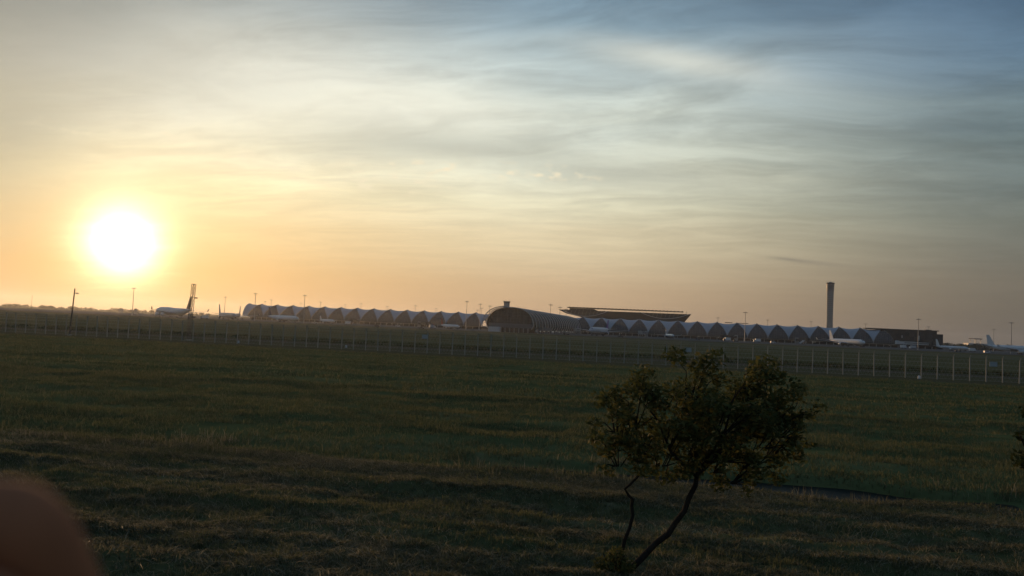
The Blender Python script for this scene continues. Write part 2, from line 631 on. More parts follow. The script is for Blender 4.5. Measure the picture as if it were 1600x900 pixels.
def gheight(x, y):
    x, y = np.asarray(x, float), np.asarray(y, float)
    nearw = 1 - sstep(23, 27, y)
    midw = sstep(30, 36, y) * (1 - sstep(108, 120, y))
    h = nearw * (.20 * vnoise(x * .16 + 3 + y * .1, y * .75, 1) + .20 * vnoise(x * .5, y * 1.7 + 7, 2) + .17 * vnoise(x * 1.6, y * 3.3, 3) + .10 * vnoise(x * 5, y * 7, 12))
    h = h + midw * (.28 * vnoise(x * .10, y * .26, 4) + .22 * vnoise(x * .35, y * .6, 5) + .10 * vnoise(x * 1.2, y * 1.3, 6))
    # ditch that runs along the field
    yc = 29.3 + .9 * vnoise(x * .06, x * 0 + 2.5, 8) + .35 * vnoise(x * .4, x * 0 + 9.5, 9)
    d = np.abs(y - yc)
    w = 1.25 + 1.1 * vnoise(x * .35, y * 0 + 4.2, 10)
    fade = sstep(-9, -3, x) * (1 - .75 * sstep(8.5, 12, x))
    h = h - (1 - sstep(w * .85, w * 1.35, d)) * (.10 + .62 * fade)
    return h


def axis_lines(parts):
    out = []
    for a, b, st in parts:
        out.append(np.arange(a, b, st))
    return np.concatenate(out)


gx = axis_lines([(-9000, -1000, 1000), (-1000, -240, 80), (-240, -80, 4), (-80, -26, .9), (-26, 18, .3), (18, 60, .9), (60, 200, 4), (200, 1000, 80), (1000, 9001, 1000)])
gy = axis_lines([(-9000, -1000, 1000), (-1000, -100, 100), (-100, 4, 8), (4, 14, .6), (14, 34, .25), (34, 60, .6), (60, 124, 1.2), (124, 230, 8), (230, 1000, 70), (1000, 9001, 1000)])
GX, GY = np.meshgrid(gx, gy)
GZ = gheight(GX, GY)
V = np.stack([GX.ravel(), GY.ravel(), GZ.ravel()], 1)
nx, ny = len(gx), len(gy)
I = np.arange(nx * ny).reshape(ny, nx)
Fq = np.stack([I[:-1, :-1].ravel(), I[:-1, 1:].ravel(), I[1:, 1:].ravel(), I[1:, :-1].ravel()], 1)
tag(np_mesh('ground', V, Fq, 'ground_soil', smooth=True), kind='structure', label='grassy flat field between the railway and the airport')
wb = MB().box((0, 29, WATER_Z - .02), (320, 8, .04))
tag(wb.build('ditch_water', 'ditch_water'), kind='structure', label='narrow strip of standing water in the ditch')


def strip(name, material, y0, y1, x0, x1, z, wob, seed, kind='structure', n=160):
    xs = np.linspace(x0, x1, n)
    a = y0 + wob * vnoise(xs * .03, xs * 0 + .3, seed) * 2
    b = y1 + wob * vnoise(xs * .03, xs * 0 + 5.3, seed + 1) * 2
    mb = MB().grid([[(x, p, z) for x, p in zip(xs, a)], [(x, q, z) for x, q in zip(xs, b)]])
    return tag(mb.build(name, material), kind=kind)


strip('dirt_track', 'gravel', 151, 158, -700, 420, .03, .8, 21)
strip('airport_apron', 'apron_slab', 742, 1900, -1500, 1200, .05, 0, 22, n=4)
strip('service_road', 'asphalt', 716, 727, -1500, 1200, .03, 0, 24, n=4)
strip('runway_edge', 'gravel', 735, 739, -1500, 1200, .03, 0, 26, n=4)


def blades(name, n, xr, yr, hgt, wid, material, seed, dens=None, lean=.35, along=0.0, per=1, spread=.1):
    r = np.random.default_rng(seed)
    nt = n // per
    x = r.uniform(*xr, nt)
    y = r.uniform(yr[0] ** .7, yr[1] ** .7, nt) ** (1 / .7)
    if dens is not None:
        k = r.random(nt) < dens(x, y)
        x, y = x[k], y[k]
    # keep what lies in a wide fan round the view
    az = np.degrees(np.arctan2(x, y))
    k = (az > -56) & (az < 34)
    x, y = x[k], y[k]
    sc = r.uniform(.55, 1.25, len(x)) * (0.75 + .9 * (vnoise(x * .5, y * .9, seed + 3) + .5) ** 1.5)
    x, y, sc = np.repeat(x, per), np.repeat(y, per), np.repeat(sc, per)
    x = x + r.normal(0, spread, len(x))
    y = y + r.normal(0, spread, len(x))
    z = gheight(x, y)
    k = z > WATER_Z + .04
    x, y, z, sc = x[k], y[k], z[k], sc[k]
    m_ = len(x)
    hh = r.uniform(*hgt, m_) * sc
    a = r.uniform(0, 2 * np.pi, m_)
    ww = r.uniform(*wid, m_)
    la = r.uniform(0, 2 * np.pi, m_)
    if along:
        la = np.where(r.random(m_) < along, np.where(r.random(m_) < .5, 0.0, np.pi) + r.normal(0, .45, m_), la)
    lm = hh * np.abs(r.normal(0, lean, m_))
    dxa, dya = np.cos(a) * ww, np.sin(a) * ww
    v = np.zeros((m_, 5, 3))
    v[:, 0] = np.stack([x - dxa, y - dya, z - .04], 1)
    v[:, 1] = np.stack([x + dxa, y + dya, z - .04], 1)
    mx, my = x + np.cos(la) * lm * .35, y + np.sin(la) * lm * .35
    v[:, 2] = np.stack([mx + dxa * .7, my + dya * .7, z + hh * .6], 1)
    v[:, 3] = np.stack([mx - dxa * .7, my - dya * .7, z + hh * .6], 1)
    v[:, 4] = np.stack([x + np.cos(la) * lm, y + np.sin(la) * lm, z + hh], 1)
    b = np.arange(m_)[:, None] * 5
    tri = np.concatenate([b + np.array([0, 1, 2]), b + np.array([0, 2, 3]), b + np.array([3, 2, 4])])
    return np_mesh(name, v.reshape(-1, 3), tri, material)


patch = lambda s, lo, hi: (lambda x, y: sstep(lo, hi, vnoise(x * .16, y * .42, s) + .5 * vnoise(x * .5, y * 1.1, s + 1)))
swath = lambda x, y: np.clip(sstep(-.02, .16, vnoise(x * .07 + y * .05, y * .95, 41) + .35 * vnoise(x * .5, y * 2.0, 42)) + .22, 0, 1)
tag(blades('rough_grass', 420000, (-26, 16), (12.5, 28), (.05, .13), (.007, .015), 'grass_dry', 31, swath, 2.2, along=.75, per=8, spread=.13), kind='stuff',
    label='dry cut grass lying in swaths by the ditch', cat='grass')
tag(blades('short_grass', 200000, (-26, 16), (12.5, 28), (.06, .14), (.006, .013), 'grass_green', 32, patch(47, -.38, .10), .9, per=6, spread=.10), kind='stuff',
    label='short green grass between the dry swaths', cat='grass')
tag(blades('meadow_grass', 240000, (-60, 34), (27.4, 58), (.09, .20), (.010, .022), 'grass_green', 33, patch(53, -.5, .05), .9, per=6, spread=.18), kind='stuff',
    label='green meadow grass on the far bank of the ditch', cat='grass')
tag(blades('field_grass', 220000, (-170, 75), (54, 121), (.10, .24), (.02, .05), 'grass_green', 36, patch(53, -.40, .15), .9, per=5, spread=.4), kind='stuff',
    label='green field grass reaching to the perimeter fence', cat='grass')
tag(blades('bank_reeds', 20000, (-45, 20), (26.4, 31.5), (.12, .36), (.006, .014), 'grass_dry', 34, patch(57, -.1, .35), .5, per=7, spread=.12), kind='stuff',
    label='pale reeds along the banks of the ditch', cat='reeds')
tag(blades('tall_grass', 36000, (-330, 140), (160, 184), (.15, .45), (.05, .12), 'grass_tall', 35, patch(61, -.25, .3), .4, per=6, spread=.6), kind='stuff',
    label='dark tall grass beyond the track behind the fence', cat='grass')

# ------------------------------------------------------------------ perimeter fence
FY = 130.2
FX0 = at_y(1593, 575, FY).x
SP = 2.2
fence = thing('perimeter_fence', 'tall security fence of pale concrete posts and wire across the field', 'fence', (0, FY, 0))
pm = MB()
pm.box((0, 0, 1.72), (.13, .13, 3.60))
pm.tube([(0, 0, 3.48), (0, -.30, 3.86)], .055, 5)
pme = pm.mesh('post')
pme.materials.append(MAT['post_conc'])
kmin, kmax = int((-190 - FX0) / SP), 12
for k in range(kmin, kmax + 1):
    o = link('post', pme, fence, (FX0 + k * SP, 0, gheight(FX0 + k * SP, FY) - .05))
    o.rotation_euler = (rng.normal(0, .008), rng.normal(0, .010), 0)
    s_ = 1 + rng.normal(0, .015)
    o.scale = (1, 1, s_)
xa, xb = FX0 + kmin * SP, FX0 + kmax * SP
for z in (.15, .7, 1.3, 1.9, 2.5, 3.1, 3.45):
    MB().tube([(xa, -.09, z), (xb, -.09, z)], .010, 4).build('wire', 'wire', fence)
for j in range(3):
    MB().tube([(xa, -.10 - .10 * j, 3.56 + .13 * j), (xb, -.10 - .10 * j, 3.56 + .13 * j)], .010, 4).build('barbed_wire', 'wire', fence)
cm = MB()                                                         # diamond mesh, coarse strands
for i in range(int((xb - xa) / .55)):
    x = xa + i * .55
    for s_ in (-1, 1):
        cm.add([(x, -.085, .12), (x + .012, -.085, .12), (x + .012 + s_ * 1.6, -.085, 3.4), (x + s_ * 1.6, -.085, 3.4)], [(0, 1, 2, 3)])
tag(cm.build('chain_link', 'wire', fence), kind='stuff')

for px, py, lb in ((664, 526, 'pale sign plate on the fence before the grey tails of parked jets'),
                   (1075, 546.5, 'pale blue sign plate on the fence behind the leafy tree'),
                   (1552, 569, 'dim blue sign plate on the fence before the tall tailed white jet')):
    p = at_y(px, py, FY - .2)
    s_ = thing('fence_sign', lb, 'sign', (p.x, FY - .2, p.z - .35), group='signs on the fence')
    MB().box((0, 0, .35), (1.05, .03, .70)).build('plate', 'sign_face', s_)
    MB().box((0, -.02, .69), (1.09, .02, .03)).box((0, -.02, .01), (1.09, .02, .03)).box((-.53, -.02, .35), (.03, .02, .65)).box((.53, -.02, .35), (.03, .02, .65)).build('frame', 'steel', s_)
    for dx_ in (-.35, .35):
        MB().box((dx_, .06, .35), (.04, .09, .06)).build('bracket', 'steel', s_)

# small white boundary stones in the field
for px, py, lb in ((375, 536.5, 'small white boundary stone in the field near the lattice mast'),
                   (543, 543.5, 'small white capped marker post at the foot of the fence'),
                   (1437, 592, 'pale stone at the foot of a fence post')):
    Z = H * F / (py - hor(px))
    p = at_z(px, Z)
    z0 = float(gheight(p.x, p.y))
    t = thing('marker_post', lb, 'marker', (p.x, p.y, z0), group='white markers')
    MB().lathe([(.19, -.05), (.19, .38), (.15, .46), (.05, .50)], 10).build('post', 'white_paint', t)
    MB().lathe([(.24, -.05), (.24, .06), (.19, .10)], 10).build('footing', 'post_conc', t)

# ------------------------------------------------------------------ concourse
BAY = 27.0
DC = 1152.0
CW, CH, Z0 = 40.0, 24.5, 4.6


def sect(v):
    """front half of the tube: v 0 at the foot, 1 at the ridge -> (y, z)"""
    z = Z0 + (CH - Z0) * v
    t = min(1.0, v)
    y = CW / 2 * (1 - math.sqrt(max(0.0, 1 - t ** 1.9)))
    return y, z


def harch(v):
    return .485 * BAY * (1 - max(0.0, v) ** 1.6)


NV = 14
vs_ = [1 - (1 - i / NV) ** 1.6 for i in range(NV + 1)]


def glass_mesh():
    mb = MB()
    rows = []
    for v in vs_:
        y, z = sect(v)
        h = harch(v)
        rows.append([(-h + 2 * h * j / 8, y + .7, z - .25) for j in range(9)])
    mb.grid(rows)
    me = mb.mesh('glass_arch', True)
    me.materials.append(MAT['dark_glass'])
    return me


def mull_mesh():
    mb = MB()
    for v in (.10, .22, .34, .46, .58, .70, .82):
        y, z = sect(v)
        h = harch(v)
        mb.box((0, y + .55, z - .2), (2 * h, .25, .22))
    for j in range(-5, 6):
        x = j * 2.3
        pts = []
        for v in vs_:
            if harch(v) > abs(x):
                y, z = sect(v)
                pts.append((x, y + .5, z - .2))
        if len(pts) > 1:
            mb.tube(pts, .12, 4)
    me = mb.mesh('mullion_grid')
    me.materials.append(MAT['mullion'])
    return me


def rib_mesh():
    mb = MB()
    for s_ in (-1, 1):
        pts = [(s_ * harch(v), sect(v)[0] - .15, sect(v)[1] + .15) for v in vs_]
        mb.tube(pts, .45, 5)
    y, z = sect(1)
    mb.box((0, y, z + .35), (1.3, 2.2, .8))
    me = mb.mesh('arch_rib')
    me.materials.append(MAT['mullion'])
    return me


def fabric_mesh(end=0):
    """membrane between two neighbouring arches; local origin half way between them"""
    mb = MB()
    rows = []
    vv = vs_ + [1 + (1 - v) for v in vs_[::-1][1:]]
    for q in vv:
        v = q if q <= 1 else 2 - q
        y, z = sect(v)
        if q > 1:
            y = CW - y
        h = harch(v)
        a = BAY / 2 - h
        row = []
        for j in range(9):
            t = -1 + 2 * j / 8
            sag = (1 - t * t) * (2.0 * v ** 2)
            bulge = (1 - t * t) * 1.2 * (1 - v) * v * 4
            row.append((a * t, y + (bulge if q <= 1 else -bulge), z + .15 - sag))
        rows.append(row)
    mb.grid(rows)
    me = mb.mesh('roof_membrane', True)
    me.materials.append(MAT['fabric_roof'])
    return me


GM, MM, RM, FM = glass_mesh(), mull_mesh(), rib_mesh(), fabric_mesh()


def base_mesh():
    mb = MB()
    mb.box((0, 22, Z0 - .5), (BAY - .02, 40, 1.0))
    me = mb.mesh('deck')
    me.materials.append(MAT['concrete'])
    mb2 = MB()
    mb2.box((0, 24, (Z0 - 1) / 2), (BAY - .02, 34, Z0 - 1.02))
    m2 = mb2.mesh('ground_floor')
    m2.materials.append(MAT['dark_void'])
    mb3 = MB().box((0, 0, (Z0 - 1) / 2 - .0), (1.0, 1.0, Z0 - 1.02))
    m3 = mb3.mesh('column')
    m3.materials.append(MAT['concrete'])
    return me, m2, m3


DM, VM, CM_ = base_mesh()
LM = MB().box((0, 0, 0), (1.2, .3, .25)).mesh('lamp')
LM.materials.append(MAT['lamp_glow'])
PEAK0 = at_y(744, 490, DC + 20).x                 # a ridge peak seen in column 744


def concourse(k0, k1, label, end_left=False, end_right=False):
    x0 = PEAK0 + k0 * BAY
    root = thing('airport_concourse', label, 'building', (x0, DC, 0))
    for k in range(k0, k1 + 1):
        x = (k - k0) * BAY
        link('glass_arch', GM, root, (x, 0, 0))
        link('mullion_grid', MM, root, (x, 0, 0))
        link('arch_rib', RM, root, (x, 0, 0))
        link('deck', DM, root, (x, 0, 0))
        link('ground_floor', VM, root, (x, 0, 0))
        for dx_ in (-9, 0, 9):
            link('column', CM_, root, (x + dx_, 3.0, 0))
        if rng.random() < .62:
            for q in range(rng.integers(1, 3)):
                link('lamp', LM, root, (x + rng.uniform(-11, 11), 2.0, rng.uniform(2.6, 3.3)))
        if k < k1:
            link('roof_membrane', FM, root, (x + BAY / 2, 0, 0))
    return root


cl = concourse(-13, 0, 'long concourse of grey membrane arches left of the round glazed pier')
link('roof_membrane', FM, cl, (13 * BAY + BAY / 2, 0, 0))
mb = MB()                                         # open hoop that ends the row
pts, rows = [], []
for q in vs_ + [2 - v for v in vs_[::-1][1:]]:
    v = q if q <= 1 else 2 - q
    y, z = sect(v)
    y = y if q <= 1 else CW - y
    pts.append((-BAY * .80, y, z + .2))
    rows.append([(-harch(v) + (-BAY * .80 + harch(v)) * t_ / 5, y, z + .15 - 1.2 * v * v * 4 * (t_ / 5) * (1 - t_ / 5)) for t_ in range(6)])
mb.tube(pts, .7, 6)
mb.build('end_hoop', 'pale_steel', cl)
MB().grid(rows).build('end_canopy', 'fabric_roof', cl, smooth=True)
cr_ = concourse(5, 21, 'long concourse of blue grey membrane arches right of the round glazed pier')
link('roof_membrane', FM, cr_, (-BAY / 2, 0, 0))
MB().box((15 * BAY + 21, 20, CH - .2), (30, 16, 1.6)).build('roof_walkway', 'roof_dark', cr_)
MB().box((8.6 * BAY, 24, CH + .2), (10, 4, 1.0)).box((9.3 * BAY, 26, CH), (16, 4, .8)).build('roof_walkway', 'roof_dark', cr_)

# ------------------------------------------------------------------ round glazed pier that comes towards the field
pc = at_z(795, 771)
PY0 = pc.y
PX = pc.x
PL = DC - PY0 + 8
PW, PH = 46.0, 24.0
pier = thing('glazed_pier', 'round barrel shaped glazed pier with hooped ribs facing the field', 'building', (PX, PY0, 0))


def psect(a, s_=1.0, zc=5.0):
    """closed barrel section: a from 0 (right foot) over the top to pi (left foot)"""
    ca, sa = math.cos(a), math.sin(a)
    x = PW / 2 * s_ * math.copysign(abs(ca) ** .82, ca)
    return x, zc + (PH - zc) * s_ * abs(sa) ** .80


NA = 28
an = [math.pi * (-.06 + 1.12 * i / NA) for i in range(NA + 1)]


def pring(a, s_=1.0):
    x, z = psect(max(0, min(math.pi, a)), s_)
    if a < 0 or a > math.pi:
        x *= .93
        z = 3.6
    return x, z


mb = MB()
rows = []
for y in np.linspace(5.0, PL, 12):
    rows.append([(pring(a)[0], y, pring(a)[1]) for a in an])
mb.grid(rows)
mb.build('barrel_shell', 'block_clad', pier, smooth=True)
hm = MB()
hm.tube([(pring(a, 1.015)[0], 0, pring(a, 1.015)[1]) for a in an], .36, 6)
hme = hm.mesh('rib_hoop')
hme.materials.append(MAT['pale_steel'])
yy = 3.0
while yy < PL - 6:
    link('rib_hoop', hme, pier, (0, yy, 0))
    yy += 18.0
# end glass set back in the mouth, with mullions
poly = [(pring(a, .985)[0], pring(a, .985)[1]) for a in an]
MB().prism(poly, 1, 7.0, 7.4).build('end_glass', 'dark_glass', pier)
mb = MB()
for z in (7.5, 10.5, 13.5, 16.5, 19.5):
    w_ = max(x for x, zz in poly if zz > z - .9) if any(zz > z - .9 for x, zz in poly) else 10
    mb.box((0, 6.9, z), (2 * w_ - .6, .15, .18))
for j in range(-6, 7):
    x = j * 3.2
    zt = PH
    for a in np.linspace(0, math.pi / 2, 60):
        if psect(a, .985)[0] < abs(x):
            zt = psect(a, .985)[1]
            break
    mb.box((x, 6.85, (zt + 5) / 2), (.16, .15, zt - 5))
mb.build('end_mullions', 'mullion', pier)
# open truss arc that leans out over the left of the mouth
mb = MB()
outer, inner = [], []
for i in range(15):
    a = math.pi * (.52 + .48 * i / 14)
    x, z = psect(a, 1.0)
    outer.append((x * 1.09 - .5, -3.0, z + 1.0 * math.sin(a)))
    inner.append((x * 1.0, 1.0, z))
mb.tube(outer, .38, 5)
for o_, i_ in zip(outer, inner):
    mb.tube([o_, i_], .22, 4)
for k in range(14):
    mb.tube([outer[k], inner[k + 1]], .16, 4)
mb.build('truss_arc', 'steel', pier)
MB().box((0, 8, 6.6), (PW - 3, 6, 4.2)).build('fascia_band', 'mullion', pier)
MB().box((-14, 2, 2.6), (11, 8, 4.8)).build('plant_room', 'pale_steel', pier)
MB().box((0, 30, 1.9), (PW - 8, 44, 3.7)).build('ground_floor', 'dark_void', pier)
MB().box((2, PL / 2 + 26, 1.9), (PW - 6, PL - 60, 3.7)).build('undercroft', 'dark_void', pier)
MB().box((PW / 2 + 2.5, 60, 4.6), (4, 60, 3.2)).build('side_gallery', 'mullion', pier)
for k in range(9):
    MB().box((-18 + 4.5 * k, 4.2, 2.2), (.9, .9, 4.4)).build('column', 'concrete', pier)
for k in range(24):
    link('column', CM_, pier, (PW / 2 + 3.4, 12 + 14 * k, 0))
for k in range(10):
    link('lamp', LM, pier, (PW / 2 + 4.2, 20 + 27 * k + rng.uniform(-6, 6), rng.uniform(2.0, 3.2)))

# ramp control tower behind the pier
p = at_z(790.3, 1040)
zt = top_z(790.3, 470.5, 1040)
rt_ = thing('ramp_tower', 'square grey ramp tower rising above the round pier', 'tower', (p.x, p.y, 0), rz=YAW)
MB().box((0, 0, (zt - 2) / 2), (7.4, 7.4, zt - 2)).build('shaft', 'tower_conc', rt_)
MB().box((0, 0, zt - 1.35), (8.3, 8.3, 1.3)).build('cab', 'tower_gap', rt_)
MB().box((0, 0, zt - .4), (8.9, 8.9, .6)).build('roof_slab', 'tower_conc', rt_)
for a, b in ((-3.9, -3.9), (3.9, -3.9), (3.9, 3.9), (-1.2, 2)):
    MB().tube([(a, b, zt - .1), (a, b, zt + 1.3)], .10, 5).build('antenna', 'steel', rt_)

# ------------------------------------------------------------------ main terminal roof
TY = 1350
xl, xr = at_y(873, 484, TY).x, at_y(1080, 490, TY).x
hl, hr = at_y(905, 490, TY).x, at_y(1069, 500, TY).x
tr_ = thing('main_terminal', 'broad terminal hall under a huge dark louvred trellis roof', 'building', ((xl + xr) / 2, TY, 0))
cx = (xl + xr) / 2
mb = MB()
ZT, ZB = 38.6, 25.5
mb.add([(xl - cx, -6, ZT), (xr - cx, -6, ZT), (hr - cx, 6, ZB), (hl - cx + 14, 6, ZB),
        (xl - cx + 8, 120, ZT), (xr - cx - 8, 120, ZT), (hr - cx, 110, ZB), (hl - cx, 110, ZB), (hl - cx - 22, -2, 32.5), (hl - cx - 20, 112, 32.5)],
       [(3, 2, 1, 0, 8), (0, 1, 5, 4), (4, 5, 6, 7, 9), (1, 2, 6, 5), (8, 0, 4, 9), (3, 8, 9, 7), (2, 3, 7, 6)])
mb.build('roof_hull', 'roof_dark', tr_)
MB().box(((hl + hr) / 2 - cx, 70, 12.9), (hr - hl - 14, 70, 25.4)).build('glass_hall', 'dark_glass', tr_)
lx0, lx1 = at_y(887, 480, TY).x - cx, at_y(1068, 487, TY).x - cx
NL = 32
lm_ = MB()
st_ = (lx1 - lx0) / NL
lm_.prism([(-.5 * st_, -.75), (.42 * st_, .35), (.42 * st_, .75), (.25 * st_, .75), (-.5 * st_, -.2)], 1, -8, 24)
lme = lm_.mesh('roof_louver')
lme.materials.append(MAT['roof_dark'])
for i in range(NL):
    link('roof_louver', lme, tr_, (lx0 + (i + .5) * st_, 0, 43.1 - 0.5 * i / NL))
for yb in (-4, 20):
    MB().box(((lx0 + lx1) / 2, yb, 42.1), (lx1 - lx0, .6, .5)).build('louver_beam', 'roof_dark', tr_)
for i in range(17):
    x = lx0 + 3 + (lx1 - lx0 - 6) * i / 16
    MB().tube([(x, 2, ZT - .5), (x + 1.5, -4, 42.2)], .22, 5).build('strut', 'steel', tr_)
MB().prism([(lx0 + 2, ZT - .3), (lx0 + 52, ZT - .3), (lx0 + 44, 41.3), (lx0 + 4, 41.3)], 1, 2, 22).build('roof_house', 'roof_dark', tr_)
for (xa_, za, xm, zm, xb_, zb) in ((880, 485, 912, 494, 950, 486), (1000, 487.5, 1043, 498, 1078, 490.5)):
    A, Mp, B = at_y(xa_, za, TY - 7), at_y(xm, zm, TY - 7), at_y(xb_, zb, TY - 7)
    pts = []
    for i in range(13):
        t = i / 12
        l_ = A.lerp(B, t)
        sag = (A.lerp(B, .5).z - Mp.z)
        pts.append((l_.x - cx, -7.2, l_.z - sag * 4 * t * (1 - t)))
    MB().tube(pts, .42, 5).build('truss_chord', 'pale_steel', tr_)
    for i in range(1, 12):
        MB().tube([pts[i], (pts[i][0] + 2.5, -6.4, ZT)], .16, 4).build('truss_web', 'steel', tr_)
pp = at_y(1072.5, 489, TY)
MB().tube([(pp.x - cx, 0, ZT - .2), (pp.x - cx, 0, ZT + 5)], .25, 5).build('roof_mast', 'steel', tr_)

# ------------------------------------------------------------------ control tower
TZ = 1734
p = at_z(1295.5, TZ)
zt = top_z(1296.5, 441.5, TZ)
ct = thing('control_tower', 'tall slender concrete control tower with flared crown behind the concourse', 'tower', (p.x, p.y, 0))
TS = 20
MB().lathe([(8.6, 0), (7.4, 14), (6.4, 50), (6.7, 84), (7.2, zt - 16), (7.5, zt - 7)], TS).build('shaft', 'tower_conc', ct, smooth=True)
mb = MB()
z = 18.0
while z < zt - 14:
    r_ = 6.9 + max(0, z - 50) / 90 * 1.0
    mb.lathe([(r_ - .5, z), (r_ + .15, z + .1), (r_ + .15, z + .7), (r_ - .5, z + .8)], TS)
    z += 4.2
mb.build('shaft_bands', 'tower_gap', ct)
for k in range(6):
    z = zt - 18 + k * 2.6
    r_ = 7.3 + .12 * k
    MB().lathe([(r_, z), (r_ + .7, z + .2), (r_ + .7, z + 1.0), (r_, z + 1.2)], TS).build('floor_ring', 'tower_conc', ct)
    MB().lathe([(r_ - .1, z + 1.2), (r_ - .1, z + 2.6)], TS).build('window_band', 'dark_glass', ct)
MB().lathe([(7.9, zt - 2.4), (8.6, zt - 2.0), (9.0, zt - .6), (8.4, zt)], TS).build('crown', 'roof_dark', ct)
MB().lathe([(4, zt), (4, zt + 1.2), (3, zt + 1.8)], 12).build('roof_plant', 'tower_conc', ct)
for a in range(7):
    x, y = 7.6 * math.cos(a * .9), 7.6 * math.sin(a * .9)
    MB().tube([(x, y, zt - .2), (x, y, zt + 3.2 + (a % 3))], .12, 4).build('antenna', 'steel', ct)

# ------------------------------------------------------------------ block at the end of the right concourse
BX0, BX1, BX2 = PEAK0 + 21 * BAY + 1.0, at_y(1464, 520, DC + 13).x, at_y(1474.5, 520, DC + 13).x
blk = thing('terminal_block', 'flat roofed dark glazed block at the end of the concourse', 'building', (BX0, DC + 12, 0))
wb_ = BX1 - BX0
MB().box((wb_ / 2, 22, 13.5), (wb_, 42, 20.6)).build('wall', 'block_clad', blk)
MB().box((wb_ / 2 - 4, 21, 24.4), (wb_ + 12, 44, 1.1)).build('roof', 'roof_dark', blk)
MB().box((wb_ - 6, 20, 25.4), (7, 9, 1.0)).build('roof_plant', 'roof_dark', blk)
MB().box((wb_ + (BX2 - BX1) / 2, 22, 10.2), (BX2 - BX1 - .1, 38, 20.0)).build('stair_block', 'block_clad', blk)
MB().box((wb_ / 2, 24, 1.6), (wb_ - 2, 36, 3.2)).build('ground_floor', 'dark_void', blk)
npn = 12
for i in range(npn):
    for j in range(3):
        w_ = wb_ / npn
        q = MB().box(((i + .5) * w_, .75 - 0.05 * ((i * 7 + j * 3) % 4), 6.6 + 5.9 * j), (w_ - .35, .5, 5.5)).build('facade_panel', 'dark_glass' if (i * 5 + j * 2) % 7 in (1, 4) else 'block_clad', blk)
for dx_, z in ((24, 15), (45, 15.5), (45, 12.5)):
    MB().box((dx_, .35, z), (1.2, .4, 3.4)).build('light_panel', 'pale_steel', blk)
for k in range(8):
    MB().box((3 + k * wb_ / 8, 2, 1.6), (1, 1, 3.2)).build('column', 'concrete', blk)


def jet_bridge(px0, Z0_, px1, Z1_, z, label, w=3.4, paint='pale_steel'):
    a, b = at_z(px0, Z0_), at_z(px1, Z1_)
    d = b - a
    L = d.length
    rz = math.atan2(d.y, d.x)
    t = thing('jet_bridge', label, 'jet bridge', a, rz, 'jet bridges at the stands')
    MB().box((L * .3, 0, z), (L * .6, w, 3.2)).build('tunnel', paint, t)
    MB().box((L * .78, 0, z + .15), (L * .42, w + .5, 3.6)).build('tunnel', paint, t)
    MB().box((L * .5, 0, z + .2), (L * .7, w + .62, .9)).build('window_strip', 'dark_glass', t)
    MB().lathe([(2.6, z - 2), (2.6, z + 2.2), (2.0, z + 2.6)], 14, (L, 0, 0)).build('cab', paint, t)
    MB().lathe([(2.4, 0), (2.4, z + 2.0), (1.8, z + 2.5)], 14).build('rotunda', 'concrete', t)
    for s_ in (-1, 1):
        MB().tube([(L * .8, s_ * 1.5, .3), (L * .8, s_ * 1.5, z - 1.6)], .35, 6).build('lift_leg', 'steel', t)
    for s_ in (-1, 1):
        w_ = MB()
        w_.tube([(L * .8 - .01, s_ * 1.5 - .25, .55), (L * .8 - .01, s_ * 1.5 + .25, .55)], .55, 10)
        w_.build('wheel', 'rubber', t)
    return t


jet_bridge(1458, 1085, 1402, 1010, 6.6, 'long pale jet bridge in front of the dark glazed block')
jet_bridge(905, 1130, 898, 1040, 5.2, 'grey jet bridge beside the round glazed pier', paint='concrete')
jet_bridge(1010, 1105, 1000, 1030, 5.0, 'grey jet bridge by the jet facing the field', paint='concrete')
jet_bridge(1150, 1090, 1128, 1030, 5.0, 'dark jet bridge in front of an arch of the right concourse', paint='block_clad')
jet_bridge(1245, 1070, 1262, 1010, 5.0, 'dark jet bridge left of the control tower foot', paint='block_clad')
jet_bridge(560, 1215, 548, 1130, 5.0, 'dark jet bridge in front of the left concourse', paint='block_clad')
jet_bridge(655, 1195, 668, 1110, 5.0, 'dark jet bridge left of the red tailed jet', paint='block_clad')

# ------------------------------------------------------------------ airliners


